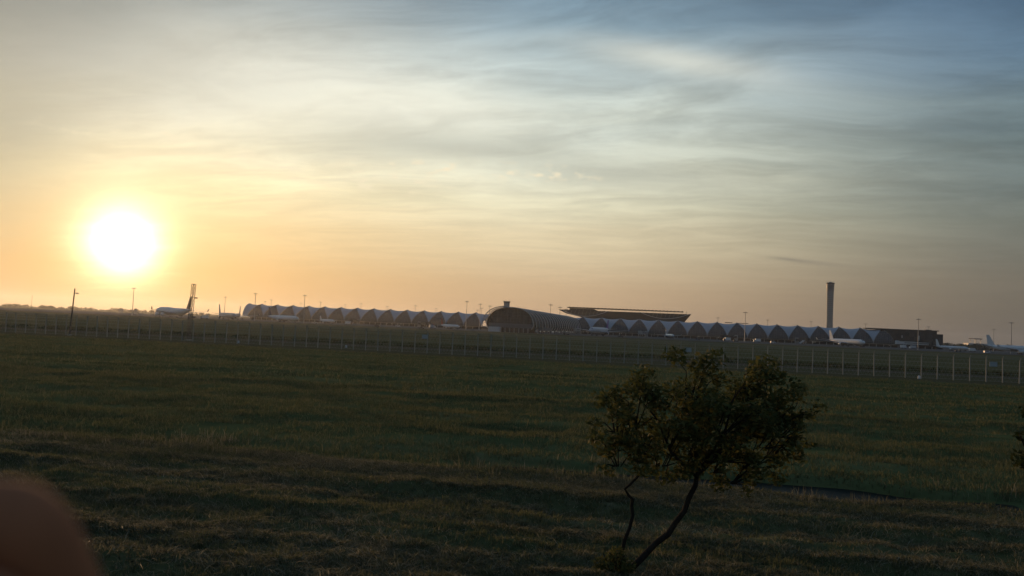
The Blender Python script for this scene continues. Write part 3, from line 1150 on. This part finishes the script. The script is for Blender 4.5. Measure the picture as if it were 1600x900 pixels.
def airliner(px, Z, head, L, label, fin='white_paint', body='white_paint', rr=.047, four=False, finh=.275, hump=False):
    """head: compass direction of the nose in the ground plane, degrees from +x (right along the fence) towards +y (away)"""
    p = at_z(px, Z)
    t = thing('airliner', label, 'airplane', (p.x, p.y, .06), R(head), 'airliners parked on the apron')
    r = L * rr
    zc = r + L * .028 + .6
    st = [(-.50, .10, .55), (-.47, .25, .50), (-.40, .52, .36), (-.30, .82, .15), (-.20, .98, .02), (-.05, 1, 0), (.15, 1, 0), (.34, 1, 0), (.40, .96, -.02), (.44, .84, -.06), (.47, .64, -.14), (.49, .38, -.22), (.50, .10, -.28)]
    mb = MB()
    rows = []
    for f_, s_, dz_ in st:
        row = []
        for k in range(17):
            a = 2 * math.pi * k / 16
            hz = 1.0
            if hump and .12 < f_ < .46 and math.sin(a) > 0:
                hz = 1.22
            row.append((f_ * L, r * s_ * math.cos(a), zc + r * dz_ + r * s_ * math.sin(a) * hz))
        rows.append(row)
    mb.grid(rows)
    mb.v += [(-.5 * L, 0, zc + r * .55), (.5 * L, 0, zc - .28 * r)]
    mb.build('fuselage', body, t, smooth=True)
    for s_ in (-1, 1):
        wm = MB()
        def wsec(y, xle, ch, z, th):
            prof = [(0, 0), (.12, .5), (.4, .55), (1, .05), (.4, -.35), (.12, -.4)]
            return [(xle - u * ch, s_ * y, z + w2 * th * ch) for u, w2 in prof]
        S = [wsec(0, .10 * L, .235 * L, zc - r * .55, .12), wsec(r * .9, .085 * L, .22 * L, zc - r * .5, .12),
             wsec(.17 * L, -.005 * L, .115 * L, zc - r * .25, .10), wsec(.45 * L, -.17 * L, .04 * L, zc + r * .35, .08)]
        n = 6
        vs2 = [q for sec_ in S for q in sec_]
        fs = [(i * n + k, i * n + (k + 1) % n, (i + 1) * n + (k + 1) % n, (i + 1) * n + k) for i in range(3) for k in range(n)] + [tuple(range(3 * n, 4 * n))]
        wm.add(vs2, fs)
        wg = wm.build('wing', 'grey_paint', t)
        MB().add([(-.175 * L, s_ * .449 * L, zc + r * .36), (-.215 * L, s_ * .449 * L, zc + r * .36), (-.225 * L, s_ * .462 * L, zc + r * 1.15), (-.205 * L, s_ * .462 * L, zc + r * 1.15)], [(0, 1, 2, 3)]).build('winglet', fin, wg)
        engs = (.145, .27) if four else (.15,)
        for ey in engs:
            ex = .075 * L - (ey - .145) * L * .55
            er = r * .46
            ez = zc - r * .75 - er * .35
            em = MB()
            rows = []
            for f_, s2 in ((.0, .86), (.012, 1.0), (.03, 1.04), (.055, .92), (.075, .62), (.09, .3)):
                rows.append([(ex - f_ * L, s_ * ey * L + er * s2 * math.cos(2 * math.pi * k / 12), ez + er * s2 * math.sin(2 * math.pi * k / 12)) for k in range(13)])
            em.grid(rows)
            eo = em.build('engine', body, t, smooth=True)
            MB().tube([(ex - .004 * L, s_ * ey * L, ez), (ex - .003 * L, s_ * ey * L, ez)], er * .82, 12).build('intake', 'glass_black', eo)
            MB().box((ex - .055 * L, s_ * ey * L, ez + er * 1.0), (.07 * L, .25, er * .9)).build('pylon', 'grey_paint', eo)
    zf = finh * L
    fm = MB()
    zb = zc + r * .70
    pf = [(-.335, zb), (-.36, zb + .2 * r), (-.445, zf), (-.485, zf), (-.465, zb)]
    lo = [(x * L, z) for x, z in pf]
    for s_ in (-1, 1):
        pass
    fm.prism(lo, 1, -.16, .16)
    fm.build('tail_fin', fin, t)
    for s_ in (-1, 1):
        sm = MB()
        z = zc + r * .42
        sm.add([(-.385 * L, s_ * r * .3, z), (-.475 * L, s_ * r * .2, z), (-.495 * L, s_ * .155 * L, z + r * .35), (-.465 * L, s_ * .155 * L, z + r * .35),
                (-.385 * L, s_ * r * .3, z + .25), (-.475 * L, s_ * r * .2, z + .12), (-.495 * L, s_ * .155 * L, z + r * .35 + .1), (-.465 * L, s_ * .155 * L, z + r * .35 + .12)],
               [(0, 1, 2, 3), (7, 6, 5, 4), (0, 3, 7, 4), (1, 2, 6, 5), (2, 3, 7, 6), (0, 1, 5, 4)])
        sm.build('stabilizer', 'grey_paint', t)
    for x, y in ((.40, 0), (-.02, .055), (-.02, -.055)):
        g = MB()
        g.tube([(x * L, y * L, zc - r * .8), (x * L, y * L, .5)], .16, 6)
        go = g.build('landing_gear', 'steel', t)
        wmb = MB()
        for s_ in (-.5, .5):
            for dx_ in ((0,) if x > .2 else (-.75, .75)):
                wmb.tube([(x * L + dx_, y * L + s_ - .2, .55), (x * L + dx_ + .001, y * L + s_ + .2, .55)], .55, 10)
        wmb.build('wheels', 'rubber', go)
    for s_ in (-1, 1):
        wn = MB()
        for k in range(34):
            f_ = -.27 + .62 * k / 33
            q = r * 1.003
            a = .22
            wn.add([(f_ * L, s_ * q * math.cos(a), zc + q * math.sin(a) - .18), (f_ * L + .3, s_ * q * math.cos(a), zc + q * math.sin(a) - .18),
                    (f_ * L + .3, s_ * q * math.cos(a + .1), zc + q * math.sin(a) + .22), (f_ * L, s_ * q * math.cos(a + .1), zc + q * math.sin(a) + .22)], [(0, 1, 2, 3)])
        wn.build('window_row', 'glass_black', t)
    ck = MB()
    for k in range(6):
        a0 = math.pi * (.27 + .46 * k / 6)
        a1 = math.pi * (.27 + .46 * (k + .86) / 6)
        def cp(f_, s2, dz_, a):
            return (f_ * L, r * s2 * math.cos(a) * 1.012, zc + r * dz_ + r * s2 * math.sin(a) * 1.012)
        ck.add([cp(.4655, .66, -.135, a0), cp(.4655, .66, -.135, a1), cp(.448, .79, -.085, a1), cp(.448, .79, -.085, a0)], [(0, 1, 2, 3)])
    ck.build('cockpit_window', 'glass_black', t)
    return t


HB = math.degrees(YAW)         # a heading of HB points right across the picture
airliner(271, 860, 180 + HB - 38, 70, 'large double deck jet with bronze fin behind the lattice mast', 'bronze_paint', rr=.054, four=True, finh=.325, hump=True)
airliner(354, 930, HB - 52, 58, 'grey jet with fin leaning left beside the lattice mast', 'grey_paint', 'belly_grey', finh=.30)
airliner(368, 1010, 180 + HB - 60, 58, 'grey jet half hidden at the hooped end of the concourse', 'grey_paint', 'belly_grey', finh=.29)
airliner(442, 900, HB - 36, 54, 'long white jet with dark fin before the left concourse', 'navy_paint', finh=.30)
airliner(511, 960, HB - 48, 36, 'small white jet before the left concourse', 'white_paint', finh=.25)
airliner(703, 920, HB - 50, 37, 'white jet with red fin beside the round glazed pier', 'red_paint', finh=.33)
airliner(937, 830, -90 + HB - 24, 62, 'wide jet with purple fin nosing out towards the field', 'purple_paint', 'grey_paint', rr=.052)
airliner(1046, 985, -90 + HB + 4, 37, 'white jet facing the field head on with both wings spread', 'white_paint')
airliner(1322, 860, HB - 76, 60, 'white jet with slim white fin below the control tower', 'white_paint', finh=.285)
airliner(1487, 930, HB - 55, 38, 'small white jet beside the end of the dark glazed block', 'white_paint', finh=.33)
airliner(1596, 770, HB - 45, 62, 'white jet with tall swept fin at the edge of the apron', 'white_paint', finh=.285)

# ------------------------------------------------------------------ high mast lights


def high_mast(px, py, Z=None, hgt=32.0, label='', r0=.32, head=1.9, pole='steel'):
    if Z is None:
        Z = (hgt - H) * F / (hor(px) - py)
    p = at_z(px, Z)
    t = thing('high_mast_light', label, 'light mast', (p.x, p.y, 0), group='high mast lights over the apron')
    hgt = top_z(px, py, Z)
    MB().tube([(0, 0, 0), (0, 0, hgt * .5), (0, 0, hgt - .4)], [r0 * 1.5, r0 * 1.1, r0 * .7], 8).build('pole', pole, t)
    MB().box((0, 0, .35), (1.4, 1.4, .7)).build('footing', 'concrete', t)
    MB().lathe([(head * .8, hgt - .9), (head * .95, hgt - .75), (head * .95, hgt - .55), (head * .8, hgt - .4)], 12).build('lamp_ring', 'steel', t)
    for k in range(8):
        a = k * math.pi / 4
        MB().box((head * math.cos(a), head * math.sin(a), hgt - .62), (.75, .55, .5), a, .8).build('floodlight', 'roof_dark', t)
    MB().lathe([(.25, hgt - .4), (.25, hgt + .35), (.05, hgt + .7)], 8).build('cap', 'steel', t)
    return t


masts = [(207, 450, 'thin light mast right under the setting sun'), (350.5, 463.5, 'light mast behind the grey jet by the lattice mast'),
         (397.5, 458, 'tall light mast above the end arch of the left concourse'), (413, 470.5, 'faint light mast behind the first arch of the left concourse'),
         (422.5, 468, 'light mast behind the second arch of the left concourse'), (469, 473, 'faint light mast just left of a taller mast over the left concourse'),
         (474.5, 461, 'tall light mast above the fourth arch of the left concourse'), (499.5, 471.5, 'light mast above the long white jet'),
         (538, 475.5, 'faint light mast behind the middle of the left concourse'), (562.8, 474, 'light mast standing before the left concourse'),
         (604, 478, 'faint light mast behind the later arches of the left concourse'), (648, 477, 'light mast before the right arches of the left concourse'),
         (680, 481.5, 'faint light mast behind the red tailed jet'), (728, 470.5, 'tallest light mast left of the round glazed pier'),
         (749, 474.5, 'light mast in the cluster by the mouth of the pier'), (751.5, 481, 'short light mast in the cluster by the mouth of the pier'),
         (745, 484, 'lowest light mast in the cluster by the mouth of the pier'), (764, 477.5, 'light mast behind the truss arc of the pier'),
         (859, 475.5, 'tall light mast over the long back of the pier'), (873.7, 479.5, 'light mast at the left tip of the trellis roof'),
         (883.5, 482.5, 'faint light mast under the left tip of the trellis roof'), (1121, 496, 'light mast right of the trellis roof'),
         (1163.7, 487.5, 'tall light mast midway along the right concourse'), (1198.7, 499.5, 'faint light mast right of the tall mast on the right concourse'),
         (1266.7, 502, 'light mast just left of the control tower'), (1352, 505.5, 'light mast right of the control tower'),
         (1434.5, 498, 'tall light mast above the dark glazed block'), (1450, 510, 'faint light mast behind the dark glazed block'),
         (1552.5, 514, 'light mast over the distant trees'), (1580, 503.5, 'tall light mast beside the tall swept fin')]
for px, py, lb in masts:
    dpx = hor(px) - py
    hgt = 32.0 if dpx > 31 else (33.0 if dpx > 23 else 31.0)
    Z = (hgt - H) * F / dpx
    if 640 < Z < 2400:
        pass
    Z = min(Z, 1500)
    high_mast(px, py, Z, label=lb)

# ------------------------------------------------------------------ poles at the fence, left
def camera_pole(px, pyt, pyb, lean, label):
    Z = H * F / (pyb - hor(px))
    p = at_z(px, Z)
    hgt = top_z(px, pyt, Z)
    t = thing('camera_pole', label, 'pole', (p.x, p.y, float(gheight(p.x, p.y))))
    l_ = math.tan(lean) * hgt
    MB().tube([(0, 0, -.1), (l_ * .5, 0, hgt * .5), (l_, 0, hgt)], [.15, .125, .10], 8).build('pole', 'wood_pole', t)
    MB().tube([(l_ * .9, 0, hgt * .88), (l_ * .9 + .55, -.05, hgt * .90)], .04, 5).build('arm', 'steel', t)
    MB().box((l_ * .9 + .62, -.05, hgt * .90), (.50, .20, .20)).build('camera_housing', 'grey_paint', t)
    MB().box((0, 0, .1), (.6, .6, .3)).build('footing', 'post_conc', t)
    return t


camera_pole(111.5, 450.5, 524, R(3.0), 'leaning grey pole with a small camera arm near the setting sun')
camera_pole(1e-3 + 49, 461, 486, R(.5), 'small distant pole on the horizon left of the sun')


def lattice_mast(px, pyt, pyb, lean, label):
    Z = H * F / (pyb - hor(px))
    p = at_z(px, Z)
    hgt = top_z(px, pyt, Z)
    t = thing('lattice_mast', label, 'mast', (p.x, p.y, float(gheight(p.x, p.y)) - .05))
    w = .27
    def P(i, z):
        sx, sy = ((-1, -1), (1, -1), (1, 1), (-1, 1))[i % 4]
        return (sx * w + math.tan(lean) * z, sy * w, z)
    for i in range(4):
        MB().tube([P(i, 0), P(i, hgt)], .045, 6).build('leg', 'wood_pole', t)
    n = 9
    for i in range(4):
        b = MB()
        for k in range(n):
            z0, z1 = hgt * k / n, hgt * (k + 1) / n
            b.tube([P(i + k % 2, z0), P(i + (k + 1) % 2, z1)], .030, 4)
            b.tube([P(i, z1), P(i + 1, z1)], .026, 4)
        b.build('bracing', 'wood_pole', t)
    q = math.tan(lean) * hgt
    MB().box((q, 0, hgt + .04), (.6, .6, .08)).build('top_plate', 'steel', t)
    for f_ in (.76, .42):
        x = math.tan(lean) * hgt * f_
        a = MB().tube([(x + w, -.1, hgt * f_), (x + w + .5, -.1, hgt * f_)], .05, 5).build('arm', 'steel', t)
        MB().box((x + w + .50, -.1, hgt * f_), (.55, .26, .20)).build('camera_housing', 'roof_dark', t)
    MB().box((0, 0, .12), (.95, .95, .3)).build('footing', 'post_conc', t)


lattice_mast(296.5, 443.5, 532, R(2.6), 'open steel lattice mast with two camera arms beside the double deck jet')

# ------------------------------------------------------------------ apron vehicles


def wheels(t, xs, y, r=.42):
    for x in xs:
        for s_ in (-1, 1):
            MB().tube([(x, s_ * y - .14, r), (x + .001, s_ * y + .14, r)], r, 10).build('wheel', 'rubber', t)


def vehicle(kind, px, Z, head, label, paint):
    p = at_z(px, Z)
    t = thing({'van': 'service_van', 'truck': 'catering_truck', 'tug': 'aircraft_tug', 'pickup': 'pickup_truck', 'stairs': 'boarding_stairs'}[kind],
              label, {'van': 'van', 'truck': 'truck', 'tug': 'tug', 'pickup': 'pickup', 'stairs': 'stairs'}[kind], (p.x, p.y, .07), R(head), 'vehicles on the apron')
    if kind == 'van':
        MB().prism([(-2.5, .45), (2.5, .45), (2.5, 1.15), (1.9, 1.3), (1.2, 2.15), (-2.45, 2.2)], 1, -.95, .95).build('body', paint, t)
        MB().prism([(-2.0, 1.35), (1.62, 1.35), (1.15, 1.98), (-2.0, 2.0)], 1, -.97, .97).build('windows', 'glass_black', t)
        wheels(t, (-1.6, 1.6), .85)
    elif kind == 'pickup':
        MB().prism([(-2.6, .5), (2.6, .5), (2.6, 1.0), (1.4, 1.1), (.8, 1.75), (-.7, 1.78), (-.9, 1.1), (-2.6, 1.1)], 1, -.92, .92).build('body', paint, t)
        MB().prism([(-.6, 1.15), (1.15, 1.15), (.72, 1.64), (-.55, 1.66)], 1, -.94, .94).build('windows', 'glass_black', t)
        wheels(t, (-1.6, 1.65), .82)
    elif kind == 'truck':
        MB().prism([(2.2, .7), (4.0, .7), (4.0, 1.6), (3.7, 2.7), (2.2, 2.7)], 1, -1.15, 1.15).build('cab', paint, t)
        MB().prism([(3.0, 1.7), (3.93, 1.7), (3.72, 2.5), (3.0, 2.5)], 1, -1.17, 1.17).build('windows', 'glass_black', t)
        MB().box((-.9, 0, 2.5), (5.8, 2.4, 2.9)).build('cargo_box', 'white_paint' if paint != 'white_paint' else 'grey_paint', t)
        MB().box((0, 0, .85), (7.4, 1.1, .35)).build('chassis', 'roof_dark', t)
        wheels(t, (-2.4, 2.9), 1.0, .52)
    elif kind == 'tug':
        MB().prism([(-2.6, .4), (2.6, .4), (2.6, 1.2), (-.4, 1.3), (-2.6, 1.3)], 1, -1.2, 1.2).build('body', paint, t)
        MB().box((-1.6, 0, 1.75), (1.6, 1.9, 1.0), 0, .85).build('cab', 'glass_black', t)
        wheels(t, (-1.6, 1.6), 1.1, .55)
    else:
        st2 = MB()
        for k in range(12):
            st2.box((-3 + k * .5, 0, .9 + k * .26), (.5, 1.7, .1))
        st2.build('steps', 'grey_paint', t)
        for s_ in (-1, 1):
            MB().prism([(-3.3, .6), (-2.8, .6), (3.3, 3.9), (3.3, 4.9), (2.9, 4.9), (-3.3, 1.7)], 1, s_ * .9 - .04, s_ * .9 + .04).build('side_panel', 'white_paint', t)
        MB().box((0, 0, .6), (6.2, 1.6, .3)).build('chassis', 'roof_dark', t)
        MB().tube([(2.6, 0, .6), (2.6, 0, 3.8)], .2, 6).build('lift_ram', 'steel', t)
        wheels(t, (-2.2, 2.2), .85)
    return t


vehicle('van', 590, 745, HB, 'dark van on the service road before the left concourse', 'navy_paint')
vehicle('pickup', 659, 740, HB, 'dark pickup on the service road left of the pier', 'roof_dark')
vehicle('tug', 885, 735, HB, 'low dark tug on the service road right of the pier', 'roof_dark')
vehicle('pickup', 970, 740, HB + 180, 'dark pickup before the purple tailed jet', 'roof_dark')
vehicle('truck', 676, 880, HB + 20, 'white box truck by the red tailed jet', 'white_paint')
vehicle('stairs', 1253, 880, HB + 30, 'white boarding stairs left of the slim finned jet', 'white_paint')
vehicle('van', 1208, 850, HB, 'pale van on the apron below the right concourse', 'white_paint')
vehicle('truck', 1136, 860, HB + 180, 'dark cabbed catering truck below the right concourse', 'navy_paint')
vehicle('tug', 1150, 830, HB, 'dark tug behind the catering truck', 'roof_dark')
vehicle('van', 1542, 735, HB, 'white van on the service road before distant trees', 'white_paint')
vehicle('tug', 1497, 760, HB + 170, 'low dark tug below the small white jet by the block', 'roof_dark')
vehicle('truck', 1412, 900, HB + 10, 'catering truck beneath the long pale jet bridge', 'grey_paint')
vehicle('truck', 1426, 890, HB + 190, 'pale catering truck right beside another under the long jet bridge', 'white_paint')
vehicle('truck', 838, 800, HB + 95, 'box truck parked against the flank of the pier', 'grey_paint')
vehicle('van', 864, 860, HB + 80, 'pale van parked by the flank of the pier', 'white_paint')
vehicle('tug', 1090, 870, HB, 'dark tug right of the head on white jet', 'navy_paint')
vehicle('van', 622, 900, HB, 'pale van below the middle arches of the left concourse', 'white_paint')
vehicle('truck', 320, 800, HB + 180, 'box truck between the double deck jet and the grey jet', 'grey_paint')
vehicle('pickup', 492, 820, HB, 'pickup right of the long white jet', 'grey_paint')
vehicle('truck', 545, 880, HB, 'box truck right of the small white jet', 'bronze_paint')
vehicle('truck', 1183, 900, HB + 180, 'box truck below the right concourse under the tall mast', 'grey_paint')
vehicle('tug', 1347, 850, HB, 'dark tug at the nose of the slim finned jet', 'roof_dark')
vehicle('truck', 1520, 860, HB, 'box truck between the two white jets before the trees', 'grey_paint')

# ------------------------------------------------------------------ far trees and sheds


def leaf_cloud(clusters, n, size, seed, flat=.7):
    r = np.random.default_rng(seed)
    c = np.array([q[:3] for q in clusters], float)
    rad = np.array([q[3:6] for q in clusters], float)
    wgt = rad.prod(1) ** .7
    k = r.choice(len(c), n, p=wgt / wgt.sum())
    d = r.normal(size=(n, 3))
    d /= np.linalg.norm(d, axis=1)[:, None]
    rr = r.random(n) ** .45
    p = c[k] + d * rr[:, None] * rad[k]
    a = r.normal(size=(n, 3))
    a[:, 2] *= flat
    a /= np.linalg.norm(a, axis=1)[:, None]
    b = np.cross(a, r.normal(size=(n, 3)))
    b /= np.linalg.norm(b, axis=1)[:, None]
    s = r.uniform(*size, n)[:, None]
    v = np.stack([p - a * s, p + b * s * .42 - a * s * .1, p + a * s, p - b * s * .42 - a * s * .1], 1).reshape(-1, 3)
    f = np.arange(n * 4).reshape(n, 4)
    return v, f


def far_wood(px0, px1, Z, h0, h1, n, label, seed):
    r = np.random.default_rng(seed)
    cs = []
    for i in range(n):
        px = px0 + (px1 - px0) * (i + r.random()) / n
        p = at_z(px, Z * r.uniform(.94, 1.06))
        hh = r.uniform(h0, h1)
        w = hh * r.uniform(.6, 1.2)
        cs.append((p.x, p.y, hh * .5, w, w, hh * .55))
    v, f = leaf_cloud(cs, n * 170, (.8, 2.2), seed)
    v[:, 2] = np.maximum(v[:, 2], .1)
    o = np_mesh('far_wood', v, f, 'far_leaf')
    tag(o, label, 'woodland', kind='stuff')


far_wood(1470, 1640, 1500, 6, 12, 55, 'dark belt of far trees beyond the right end of the apron', 71)
far_wood(-40, 330, 2600, 5, 13, 80, 'hazy belt of far trees below the setting sun', 72)
far_wood(1640, 1900, 1500, 6, 12, 50, 'belt of far trees continuing past the apron', 73)

sb_ = at_z(1524, 1650)
t = thing('far_shed', 'low pale shed with a dark floating roof beyond the trees', 'building', (sb_.x, sb_.y, 0), YAW)
MB().box((0, 0, 6.5), (40, 20, 13)).build('wall', 'pale_steel', t)
MB().box((0, 0, 22.3), (17, 20, 1.6)).build('roof', 'roof_dark', t)
for sx in (-6, 6):
    for sy in (-8, 8):
        MB().box((sx, sy, 17.2), (.8, .8, 8.6)).build('column', 'steel', t)
for px, pyt, Z, w, lb in ((212, 482, 1500, 5, 'small hazy hut under the setting sun'), (189, 481.5, 2000, 9, 'hazy low shed on the horizon under the sun')):
    p = at_z(px, Z)
    hz = max(4.0, top_z(px, pyt, Z))
    t = thing('far_hut', lb, 'building', (p.x, p.y, 0), YAW)
    MB().box((0, 0, hz * .45), (w, w * .8, hz * .9)).build('wall', 'concrete', t)
    MB().prism([(-w * .55, hz * .88), (w * .55, hz * .88), (0, hz)], 1, -w * .45, w * .45).build('roof', 'roof_dark', t)

# ------------------------------------------------------------------ tree beside the line
TZc = 17.0


def tree_space(px0, py0, Z):
    base = at_z(px0, Z)
    k = Z / F
    return base, (lambda px, py, d=0.0: ((px - px0) * k + (py0 - py) * k * .043, d, (py0 - py) * k))


def make_tree(label, px0, py0, Z, stems, clusters, nleaf, size, leafm, seed, shift=0.0):
    base, T3 = tree_space(px0, py0, Z)
    r = random.Random(seed)
    z0 = float(gheight(base.x, base.y))
    t = thing('roadside_tree', label, 'tree', (base.x, base.y, z0 - .05), YAW)
    for i, (pts, r0, r1) in enumerate(stems):
        P = [T3(*q) for q in pts]
        n = len(P)
        rad = [r0 + (r1 - r0) * j / (n - 1) for j in range(n)]
        # refine the path a little so that limbs bend rather than kink
        Q, RR = [], []
        for j in range(n - 1):
            a, b = Vector(P[j]), Vector(P[j + 1])
            for s_ in (0, .5):
                q = a.lerp(b, s_)
                if s_:
                    q += Vector((r.uniform(-.03, .03), r.uniform(-.03, .03), r.uniform(-.02, .02)))
                Q.append(q)
                RR.append((rad[j] + (rad[j + 1] - rad[j]) * s_) * r.uniform(.92, 1.1))
        Q.append(Vector(P[-1]))
        RR.append(rad[-1])
        MB().tube(Q, RR, 8).build('trunk' if i < 2 else 'limb', 'bark', t, smooth=True)
    cs, tw = [], MB()
    for (px, py, d, rp) in clusters:
        c = T3(px, py, d)
        q = rp * Z / F
        for _ in range(7):
            o_ = tuple(max(-q * .95, min(q * .95, r.gauss(0, q * .66))) for _k in range(3))
            cs.append((c[0] + o_[0], c[1] + o_[1], c[2] + o_[2], q * .46, q * .46, q * .36))
            e_ = cs[-1]
            tw.tube([(c[0] * .9 + o_[0] * .2, c[1] * .8, c[2] - q * .55), ((c[0] + e_[0]) / 2 + r.uniform(-.05, .05), (c[1] + e_[1]) / 2, (c[2] + e_[2]) / 2 - .03), e_[:3]], [.016, .010, .005], 4)
    tw.build('twigs', 'bark', t)
    v, f = leaf_cloud(cs, nleaf, size, seed)
    o = np_mesh('crown', v, f, leafm, t)
    tag(o, kind='stuff')
    return t


stems = [([(988, 897, 0), (1018, 862, 0), (1052, 828, 0), (1074, 792, 0), (1088, 752, 0), (1095, 722, .05)], .066, .048),
         ([(984, 897, 0), (985, 842, 0), (995, 802, 0), (992, 777, -.05), (979, 762, -.05), (996, 745, 0), (1010, 728, 0), (1004, 690, 0), (978, 655, 0)], .040, .018),
         ([(1095, 724, .05), (1082, 690, 0), (1076, 645, -.1), (1062, 602, -.1)], .045, .014),
         ([(1095, 724, .05), (1122, 700, .1), (1158, 652, .1), (1178, 592, .2)], .048, .014),
         ([(1092, 735, .05), (1130, 705, .3), (1195, 668, .4), (1240, 640, .4)], .040, .012),
         ([(1090, 740, 0), (1042, 700, -.3), (1015, 650, -.4), (985, 620, -.4)], .036, .010),
         ([(1100, 715, 0), (1120, 660, -.4), (1130, 600, -.5)], .035, .010)]
clusters = [(985, 632, -.3, 52), (958, 655, -.2, 36), (1030, 612, -.2, 50), (1082, 596, 0, 48), (1132, 606, .1, 56), (1180, 582, .2, 34),
            (1202, 622, .3, 54), (1244, 636, .4, 34), (1100, 652, 0, 58), (1160, 668, .3, 52), (1216, 672, .4, 40), (1042, 668, -.4, 44),
            (952, 690, -.2, 26), (1005, 690, -.1, 30), (1090, 700, 0, 34), (1130, 640, -.5, 50), (1176, 636, .6, 46), (1060, 632, .5, 46), (1150, 700, .2, 30), (1178, 568, .2, 20), (985, 676, -.3, 44), (1035, 700, -.3, 40), (1085, 690, .3, 46), (1135, 712, .2, 40), (1190, 704, .3, 42), (1232, 690, .4, 34), (962, 712, -.2, 26), (1165, 735, .2, 26), (1250, 660, .3, 28)]
make_tree('leaning two stemmed tree with thin yellowing crown beside the ditch', 985, 892, TZc, stems, clusters, 14500, (.035, .09), 'tree_leaf', 5)
st_b = [([(1640, 905, 0), (1636, 850, 0), (1630, 790, 0), (1622, 740, 0)], .08, .05),
        ([(1640, 905, .1), (1668, 840, .1), (1690, 770, .2)], .06, .03),
        ([(1622, 745, 0), (1600, 700, 0), (1580, 670, -.1)], .04, .012), ([(1622, 745, 0), (1640, 690, .2), (1650, 640, .2)], .04, .012)]
cl_b = [(1592, 690, 0, 34), (1620, 672, .1, 44), (1655, 660, .2, 50), (1690, 700, .2, 55), (1610, 720, -.2, 34), (1650, 710, 0, 50), (1700, 750, .2, 45), (1575, 725, -.1, 20), (1640, 625, .2, 34)]
make_tree('dark bushy tree whose edge reaches in at the side', 1640, 900, 17.5, st_b, [(a + 24, b, c, d) for a, b, c, d in cl_b], 4200, (.04, .10), 'bush_leaf', 9)
# low weeds at the foot of the tree
bs, T3 = tree_space(972, 893, TZc - .3)
t = thing('weed_clump', 'low yellow green weeds at the foot of the leaning tree', 'plant', (bs.x, bs.y, float(gheight(bs.x, bs.y))), YAW)
v, f = leaf_cloud([(0, 0, .18, .34, .3, .2), (-.25, .1, .12, .2, .2, .14), (.25, -.1, .14, .22, .2, .16), (.05, 0, .38, .16, .16, .16)], 700, (.03, .07), 77)
tag(np_mesh('leaves', v, f, 'tree_leaf', t), kind='stuff')
mb = MB()
for k in range(9):
    a = k * .7
    mb.tube([(.05 * math.cos(a), .05 * math.sin(a), -.03), (.16 * math.cos(a), .16 * math.sin(a), .2), (.24 * math.cos(a), .2 * math.sin(a), .38)], [.010, .008, .004], 4)
mb.build('stem', 'bark', t)

# ------------------------------------------------------------------ the photographer's hand at the edge of the lens


def hand():
    base = CAM + FW * .16 - RT * .12 - UP * .13
    def P(px, py, d):
        return FW * d + RT * ((px - 800) * d / F) - UP * ((py - 450) * d / F) + CAM
    ch = []                                       # chains of (point, radius)
    wrist = P(-420, 1700, .20)
    palm = P(-200, 1330, .165)
    fingers = [
        [(P(120, 1110, .148), .0115), (P(95, 985, .139), .0088), (P(36, 806, .130), .0086), (P(-75, 810, .127), .0072), (P(-170, 880, .124), .0066), (P(-215, 930, .123), .0052)],
        [(P(20, 1190, .140), .0110), (P(10, 1060, .130), .0088), (P(-34, 962, .116), .0078), (P(-170, 925, .127), .0074), (P(-265, 985, .124), .0068), (P(-310, 1030, .123), .0054)],
        [(P(-175, 1230, .150), .0110), (P(-180, 1110, .142), .0086), (P(-200, 1030, .136), .0080), (P(-290, 1030, .132), .0070), (P(-370, 1085, .129), .0064), (P(-410, 1120, .128), .0050)],
        [(P(-310, 1300, .156), .0098), (P(-315, 1190, .150), .0074), (P(-325, 1120, .145), .0068), (P(-395, 1120, .142), .0060), (P(-455, 1160, .140), .0054), (P(-485, 1190, .139), .0044)],
    ]
    thumb = [(P(60, 1420, .150), .0130), (P(110, 1330, .135), .0105), (P(60, 1230, .120), .0092), (P(20, 1170, .112), .0070)]
    vs, es, rs = [wrist, palm], [(0, 1)], [.026, .024]
    arm = P(-900, 2300, .34)
    vs.append(arm)
    rs.append(.038)
    es.append((0, 2))
    for fch in fingers + [thumb]:
        prev = 1 if fch is not thumb else 0
        for p_, r_ in fch:
            vs.append(p_)
            rs.append(r_)
            es.append((prev, len(vs) - 1))
            prev = len(vs) - 1
    me = bpy.data.meshes.new('person_hand')
    me.from_pydata([tuple(q - base) for q in vs], es, [])
    me.materials.append(MAT['skin'])
    o = link('person_hand', me, None, base)
    sk = o.modifiers.new('skin', 'SKIN')
    for v_, r_ in zip(me.skin_vertices[0].data, rs):
        v_.radius = (r_, r_)
    me.skin_vertices[0].data[0].use_root = True
    ss = o.modifiers.new('subsurf', 'SUBSURF')
    ss.levels = ss.render_levels = 2
    sk.use_smooth_shade = True
    tag(o, "person's hand with bent knuckles blurred close to the lens", 'hand')


hand()

# ------------------------------------------------------------------ evening haze
hz = MB().box((0, 500, 74.5), (19000, 19000, 151)).build('haze', 'concrete')
hm_ = bpy.data.materials.new('haze_air')
hm_.use_nodes = True
T = NT(hm_.node_tree)
pv = T.node('ShaderNodeVolumePrincipled')
pv.inputs['Color'].default_value = (.86, .90, .94, 1)
pv.inputs['Density'].default_value = .000065
pv.inputs['Anisotropy'].default_value = .62
T.l.new(pv.outputs[0], T.node('ShaderNodeOutputMaterial').inputs['Volume'])
hz.data.materials.clear()
hz.data.materials.append(hm_)
tag(hz, 'warm evening haze over the airport', 'haze', kind='stuff')
